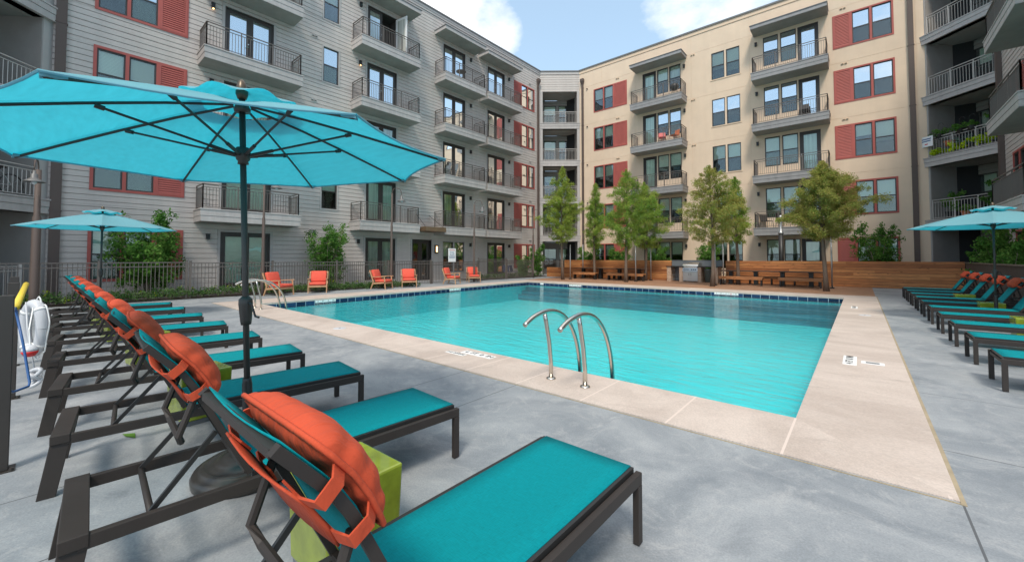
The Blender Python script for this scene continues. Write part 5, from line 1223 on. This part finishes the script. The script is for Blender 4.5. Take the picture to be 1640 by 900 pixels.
ax = Vector((0, 0, 1)); bx_ = Vector((.30, .16, 0)).normalized()*.62; pts = [c+bx_*(.20*math.cos(a))+ax*(.25*math.sin(a)) for a in [k*2*PI/36 for k in range(37)]]; mb.tube(pts, .048, 12, cap=False); mb.build('ring', M['white'], t, smooth=True)
for k in range(4):
    a = PI/4+k*PI/2; p = c+bx_*(.20*math.cos(a))+ax*(.25*math.sin(a)); q = c+bx_*(.20*math.cos(a+.14))+ax*(.25*math.sin(a+.14)); mb = MB(); mb.tube([p, q], .0515, 12); mb.build('band', M['whitepaint'], t, smooth=True)
mb = MB(); pts = [c+bx_*(.25*math.cos(a)*(1+.10*math.sin(4*a)))+ax*(.29*math.sin(a)*(1+.12*math.cos(8*a)))+Vector((.02, .03, 0)) for a in [k*2*PI/48 for k in range(49)]]; mb.tube(pts, .006, 5, cap=False); mb.build('grab_rope', M['whitepaint'], t)
t = thing('throw_float', 'small red and white float hanging from the life ring rope', 'float', (-6.1, -.06, .55)); mb = MB(); mb.lathe([(0, -.06), (.035, -.05), (.055, -.02), (.06, 0)], (-6.1, -.06, .55), 14); mb.build('red_half', M['redpl'], t, smooth=True); mb = MB(); mb.lathe([(.06, .0), (.055, .022), (.035, .05), (0, .06)], (-6.1, -.06, .55), 14); mb.build('white_half', M['white'], t, smooth=True)
mb = MB(); mb.tube([(-6.1, -.06, .60), (-6.15, -.07, .75), (-6.3, -.05, .95)], .006, 5); mb.build('cord', M['whitepaint'], t)
t = thing('rope_bundle', 'white coiled rope bundle lying below the life ring', 'rope', (-6.1, -.02, .25)); mb = MB(); pts = [(-6.15+.09*math.sin(a*1.0), -.02+.035*math.sin(2.3*a), .24+.04*math.cos(a*1.7)+.006*a) for a in [k*.35 for k in range(46)]]; mb.tube(pts, .017, 6); mb.tube([(-6.15, -.02, .3), (-6.3, -.08, .7), (-6.4, -.1, 1.0)], .007, 5); mb.build('coil', M['white'], t, smooth=True)
t = thing('rescue_hook', 'blue rescue hook with a yellow handle leaning on the posts', 'rescue hook', (-5.2, -.1, .4)); mb = MB(); mb.tube([(-6.24, -.10, 1.19), (-5.38, -.14, 1.03)], [.020, .026], 10); mb.build('handle', M['yellow'], t, smooth=True)
mb = MB(); mb.tube([(-5.38, -.14, 1.03), (-5.25, -.09, .75), (-5.12, -.045, .44), (-5.1, -.05, .415), (-4.95, -.12, .42), (-4.7, -.19, .50), (-4.75, -.19, .62), (-5.1, -.17, .92), (-5.38, -.14, 1.03)], .009, 6); mb.build('hook', M['bluept'], t, smooth=True)

# ------------------------------------------------------------------ signs
t = thing('notice_sign', 'white notice with red heading and blue text fixed on the fence gate', 'sign', (-18.0, 15.55, 1.75)); mb = MB(); mb.box(-18.02, -18.005, 15.28, 15.84, 1.20, 1.98); mb.build('panel', M['whitepaint'], t)
fS = Matrix(((0, 0, 1, -18.003), (1, 0, 0, 15.56), (0, 1, 0, 1.88), (0, 0, 0, 1)))
text_mesh('NOTICE', .115, M['redpl'], fS, 'heading', t)
for k, (s_, z) in enumerate((('POOL', 1.74), ('RULES', 1.62))): text_mesh(s_, .12, M['bluept'], Matrix(((0, 0, 1, -18.003), (1, 0, 0, 15.56), (0, 1, 0, z), (0, 0, 0, 1))), 'text_line', t)
for z in (1.52, 1.47, 1.42): 
    mb = MB(); mb.box(-18.004, -18.001, 15.34, 15.78, z, z+.018); mb.build('text_line', M['bluept'], t)
t = thing('small_sign', 'small white sign with blue and red print beside the plant balcony', 'sign', (frR(0, .2, 0)[0], frR(0, .2, 0)[1], bz(7.0)))
mb = MB(); mb.fbox(frR, -.25, .35, .13, .145, bz(6.85), bz(7.35)); mb.build('panel', M['whitepaint'], t)
for z, mm, a, b in ((7.2, 'bluept', -.18, .28), (7.1, 'bluept', -.15, .25), (6.95, 'redpl', -.02, .12)): mb = MB(); mb.fbox(frR, a, b, .146, .149, bz(z), bz(z)+.05); mb.build('text_line', M[mm], t)

# depth markers
def marker(txt, cx, cy, rz, size, label, w=.155, disc=True, ns=True):
    t = thing('depth_marker', label, 'depth marker', (cx, cy, .008)); u = Vector((math.cos(rz), math.sin(rz), 0)); v = Vector((-u.y, u.x, 0)); n = len(txt); tot = n+(1 if disc else 0)
    for k in range(tot):
        c = Vector((cx, cy, 0))+u*((k-(tot-1)/2)*w*1.02); mb = MB(); h = w/2-.003
        q = [c-u*h-v*h, c+u*h-v*h, c+u*h+v*h, c-u*h+v*h]; mb.hexa([(p.x, p.y, .004) for p in q]+[(p.x, p.y, .010) for p in q]); mb.build('tile', M['whitepaint'], t)
        mt = Matrix(((u.x, v.x, 0, c.x), (u.y, v.y, 0, c.y), (0, 0, 1, .0125), (0, 0, 0, 1)))
        if k < n:
            if txt[k].strip(): text_mesh(txt[k], size, M['black'], mt, 'numeral', t)
    return t
marker(['4', 'FT', '0', 'IN'], -4.35, 4.27, 0, .12, 'white depth tiles on the near coping beside the handrails', disc=False)
t = thing('no_diving_tile', 'white no diving tile strip on the near coping below the depth tiles', 'sign', (-4.8, 4.12, .01)); mb = MB(); mb.box(-4.86, -4.46, 4.06, 4.16, .007, .010); mb.build('tile', M['whitepaint'], t); text_mesh('NO DIVING', .07, M['black'], Matrix.Translation((-4.66, 4.11, .0115)), 'text_line', t)
marker(['4', 'FT', '0', 'IN'], -.14, 7.45, PI/2, .12, 'white depth tiles on the right coping nearer the camera', disc=False)
t = thing('no_diving_tile', 'narrow no diving tile strip beside the nearer right depth tiles', 'sign', (.15, 7.45, .01)); mb = MB(); mb.box(-.02, .22, 7.35, 7.52, .007, .010); mb.build('tile', M['whitepaint'], t); mb = MB(); mb.box(.03, .17, 7.39, 7.48, .0105, .012); mb.build('text_line', M['galv'], t)
marker(['4', 'FT', '6', 'IN'], -.16, 15.4, PI/2, .12, 'white depth tiles on the right coping near the far corner', disc=False)
def wallmark(txt, x, label, rot=0, edge=None, w=.115, y=None):
    tot = len(txt); p = Vector((x, 18.92 if y is None else y, -.1)) ; e = Vector((1, -.019, 0)).normalized() if edge is None else edge; nrm = Vector((e.y, -e.x, 0)); t = thing('depth_tile', label, 'depth marker', p)
    for k in range(tot):
        c = p+e*((k-(tot-1)/2)*w*1.25)+nrm*.008; mb = MB(); h = w*.6; mb.hexa([tuple(c+e*a+nrm*b+Vector((0, 0, zz))) for zz in (-.03, .055) for (a, b) in ((-h, -.012), (h, -.012), (h, .004), (-h, .004))]); mb.build('tile', M['whitepaint'], t)
        if txt[k] not in ('o', ' '):
            m4 = Matrix(((e.x, 0, nrm.x, c.x+nrm.x*.006), (e.y, 0, nrm.y, c.y+nrm.y*.006), (0, 1, 0, c.z+.012), (0, 0, 0, 1))); text_mesh(txt[k], .075, M['black'], m4, 'numeral', t)
        elif txt[k] == 'o':
            cc = c+nrm*.006+Vector((0, 0, .012)); pts = [cc+e*(.035*math.cos(a))+Vector((0, 0, .022*math.sin(a))) for a in [j*PI/8 for j in range(17)]]; mb = MB(); mb.tube(pts, .004, 4, cap=False); mb.tube([cc-e*.025+Vector((0, 0, .016)), cc+e*.025-Vector((0, 0, .016))], .004, 4); mb.build('no_diving_symbol', M['redpl'], t)
def yfar(x): return 18.92+(19.2-18.92)*(-.47-x)/14.73
wallmark(['5', 'FT', '0', 'IN', 'o'], -11.9, 'white depth tiles in the far blue tile band left of the grill', w=.125, y=yfar(-11.9))
wallmark(['5', 'FT', '0', 'o', 'IN'], -4.35, 'white depth tiles in the far blue tile band right of the grill', w=.15, y=yfar(-4.35))
wallmark([' '], -14.2, 'single white skimmer tile in the far blue tile band', w=.2, y=yfar(-14.2))
eL = Vector((-.9, 14.7, 0)).normalized()*1.0
for (y, lb) in ((6.6, 'white depth tiles in the left tile band near the ladder'), (13.0, 'white depth tiles in the left tile band by the farther armchairs')):
    xx = -14.3-(y-4.5)*.9/14.7; wallmark(['4', 'FT', '0', 'IN'], xx, lb, edge=eL*1.0, w=.15, y=y)
for (x, y, lb) in ((-8.1, 4.0, 'round skimmer lid on the near coping'), (.06, 13.5, 'round skimmer lid on the right coping')):
    t = thing('skimmer_lid', lb, 'lid', (x, y, .006)); mb = MB(); mb.lathe([(0, .006), (.125, .006), (.12, .011), (0, .012)], (x, y, 0), 24); mb.build('cover', M['white'], t); mb = MB(); mb.lathe([(0, .0125), (.02, .0125), (.02, .014), (0, .014)], (x, y, 0), 8); mb.build('screw', M['steel'], t)

# ------------------------------------------------------------------ things on the balconies
def potted(fr, u, d, z, label, lf='leafS', pot='terracotta', r=.2, h=.3, fh=.45, n=500, ls=.09):
    p = Vector(fr(u, d, z)); t = thing('potted_plant', label, 'plant', p, 'potted plants on the recessed balconies')
    mb = MB(); mb.lathe([(0, 0), (r*.7, 0), (r, h), (r*1.08, h), (r*1.08, h+.03), (0, h-.02)], p, 14); mb.build('pot', M[pot], t, smooth=False)
    cs = [(p.x+rng.normal()*r*.8, p.y+rng.normal()*r*.8, p.z+h+rng.random()*fh) for _ in range(14)]; leaf_obj('foliage', leaf_quads(cs, [r*.7]*14, n//14, ls, .5), M[lf], t, p); return t
z2 = kzR[1]; z1 = kzR[0]
for u, lf, lb, h, fh in ((.35, 'leafL', 'lime leafed plant at the left end of the plant balcony', .12, .25), (1.0, 'leafL', 'lime leafed plant spilling left of centre on the plant balcony', .15, .35), (1.95, 'leafL', 'big lime leafed plant right of centre on the plant balcony', .15, .4), (2.6, 'leafL', 'lime leafed plant at the right end of the plant balcony', .2, .5)):
    potted(frR, u, -.30, z2, lb, lf, 'black', .20, h, fh, 500, .12)
potted(frR, 1.55, -.42, z2, 'blue grey plant in the middle of the plant balcony', 'leafG', 'black', .25, .3, .35, 500)
potted(frR, .72, -.34, z2+.45, 'small plant in an orange terracotta bowl on the plant balcony', 'leafS', 'terracotta', .22, .22, .05, 60)
for u, lb in ((.45, 'hanging basket at the left rail of the plant balcony'), (1.35, 'basket of trailing leaves hooked over the plant balcony rail'), (1.8, 'second basket of trailing leaves hooked over the plant balcony rail')): potted(frR, u, -.10, z2+.92, lb, 'leafS', 'black', .16, .16, .22, 460, .08)
for i, (u, lb) in enumerate(((.45, 'thin plant hook bent over the left basket'), (1.35, 'thin plant hook over the middle basket'), (1.75, 'thin plant hook over the right basket'))):
    p = Vector(frR(u, -.05, z2)); q = [p+Vector((0, 0, z)) for z in (.3, 1.5)]+[p+frR.u*(.12*(1-math.cos(a)))+Vector((0, 0, 1.5+.14*math.sin(a))) for a in (.6, 1.2, 1.8, 2.4, 3.1)]
    mb = MB(); mb.tube(q, .008, 5); o = mb.build('plant_hook', M['black']); tag(o, lb, 'hook', 'thin plant hooks')
potted(frR, .55, -.55, z1, 'tall leafy plant on the left of the balcony below the plant balcony', 'leafS', 'black', .25, .35, .95, 900, .11)
potted(frR, 2.45, -.35, z1, 'palm like plant at the right end of the balcony below the plant balcony', 'leafS', 'chairgrey', .2, .45, 1.1, 700, .13)
potted(frR, 1.3, -.35, z1, 'low plant behind the rail of the balcony below the plant balcony', 'leafS', 'terracotta', .2, .3, .3, 400)
potted(frR, 2.5, -.5, kzR[1]+.0, 'dark green plant at the back right of the plant balcony', 'leafS', 'chairgrey', .2, .7, .8, 500, .1)
# black kettle barbecue, red and dark chairs on the cream building's balconies
def onb(fr, u, d, z): return Vector(fr(u, d, z))
p = onb(frB, -9.25*S, .55, bz(.18+3.03*4)); t = thing('kettle_grill', 'black covered kettle grill on a top cream building balcony', 'grill', p); mb = MB(); mb.lathe([(0, .45), (.18, .47), (.28, .6), (.30, .72), (.26, .86), (.12, .95), (0, .97)], p, 16); mb.build('bowl', M['black'], t, smooth=True)
for k in range(3): a = k*2.1; mb = MB(); mb.tube([p+Vector((.26*math.cos(a), .26*math.sin(a), 0)), p+Vector((.15*math.cos(a), .15*math.sin(a), .5))], .012, 5); mb.build('leg', M['black'], t)
def patio_chair(p, rz, m, label, name='patio_chair', sc=1.0):
    t = thing(name, label, 'chair', p); T = Matrix.Translation(p) @ Matrix.Rotation(rz, 4, 'Z') @ Matrix.Scale(sc, 4)
    mb = MB(); mb.box(-.24, .24, -.24, .24, .42, .45); mb.build('seat', M[m], t, tf=T)
    mb = MB(); mb.hexa([(-.24, .22, .46), (.24, .22, .46), (.24, .25, .46), (-.24, .25, .46), (-.22, .32, .88), (.22, .32, .88), (.22, .35, .88), (-.22, .35, .88)]); mb.build('backrest', M[m], t, tf=T)
    for sx in (-1, 1):
        for sy in (-1, 1): mb = MB(); mb.tube([(sx*.22, sy*.22, .42), (sx*.26, sy*.27, 0)], .013, 5); mb.build('leg', M['black'], t, tf=T)
    return t
patio_chair(onb(frB, -10.1*S, .55, bz(.18+9.09)), .4, 'redpl', 'red chair on the second highest cream building balcony on the left'); patio_chair(onb(frB, -9.3*S, .55, bz(.18+9.09)), -.5, 'terracotta', 'brown red chair beside the red chair on the cream building balcony')
patio_chair(onb(frB, -2.2*S, .55, bz(.18+9.09)), 0, 'black', 'black chair on the right cream building balcony, second from the top'); patio_chair(onb(frB, -4.1*S, .5, bz(.18+3.03)), .8, 'bronze', 'dark chair on the lowest cream building balcony behind the wide tree')
patio_chair(onb(frB, -3.3*S, .5, bz(.18+3.03)), 2.4, 'bronze', 'dark chair facing its twin on the lowest cream building balcony')
p = onb(frG, 16.9*S, .6, bz(.27+3.055*4)); t = thing('bistro_table', 'round black table on the top grey building balcony', 'table', p); mb = MB(); mb.lathe([(0, .70), (.33, .70), (.33, .73), (0, .73)], p, 20); mb.build('tabletop', M['black'], t); mb = MB(); mb.lathe([(.2, 0), (.2, .02), (.02, .04), (.02, .70)], p, 10); mb.build('leg', M['black'], t)
patio_chair(Vector((-18.7, 21.25, .02)), 1.2, 'navy', 'navy folding chair behind the gate fence on the left'); patio_chair(Vector((-18.7, 22.0, .02)), 1.9, 'navy', 'navy folding chair behind the gate fence on the right')
# bicycle on the left balcony
p = Vector(frL(1.25, -.32, kzL[0])); t = thing('bicycle', 'silver and yellow bicycle leaning behind the left balcony rail', 'bicycle', p); e = frL.u
def bp(a, z): return p+e*a+Vector((0, 0, z))
for a in (-.5, .5):
    mb = MB(); mb.tube([bp(a+.33*math.cos(g), .35+.33*math.sin(g)) for g in [k*PI/10 for k in range(21)]], .018, 6, cap=False); W_ = mb.build('wheel', M['black'], t)
    mb = MB()
    for k in range(8): mb.tube([bp(a, .35), bp(a+.32*math.cos(k*PI/4), .35+.32*math.sin(k*PI/4))], .003, 3)
    mb.build('spokes', M['galv'], W_)
mb = MB(); mb.tube([bp(-.5, .35), bp(-.1, .32), bp(-.2, .78), bp(-.5, .35)], .016, 6); mb.tube([bp(-.1, .32), bp(.33, .78), bp(-.18, .74)], .018, 6); mb.tube([bp(.5, .35), bp(.33, .86)], .017, 6); mb.build('frame', M['galv'], t)
mb = MB(); mb.tube([bp(.33, .86), bp(.31, .95)], .014, 6); mb.tube([bp(.31, .95)-frL.n*.25, bp(.31, .95)+frL.n*.12], .013, 6); mb.build('handlebar', M['galv'], t)
mb = MB(); mb.bar(bp(-.32, .86), bp(-.08, .87), .1, .05); mb.tube([bp(-.2, .78), bp(-.2, .86)], .012, 5); mb.build('saddle', M['black'], t)
mb = MB(); mb.tube([bp(-.06, .40), bp(.12, .58)], .022, 6); mb.build('bottle', M['yellow'], t)
# a fallen leaf on the concrete
mb = MB(); mb.add([(-4.62, .46, .004), (-4.55, .53, .010), (-4.44, .52, .005), (-4.53, .47, .009)], [(0, 1, 2, 3)]); o = mb.build('fallen_leaf', M['leafS'], solid=.001); tag(o, 'single green leaf lying on the concrete under the loungers', 'leaf')

# low patio railing in front of the left ground floor bay
pa, pb = frL(.95, .25, 0), frL(4.8, .25, 0); metal_fence((pa[0], pa[1]), (pb[0], pb[1]), 1.20, 'low patio railing under the left recessed balconies', 2, m='railbay', group='patio railings')
pa, pb = frC(.2, .05, 0), frC(LC-.2, .05, 0); metal_fence((pa[0], pa[1]), (pb[0], pb[1]), 1.20, 'low patio railing under the corner recessed balconies', 2, m='rail', group='patio railings')
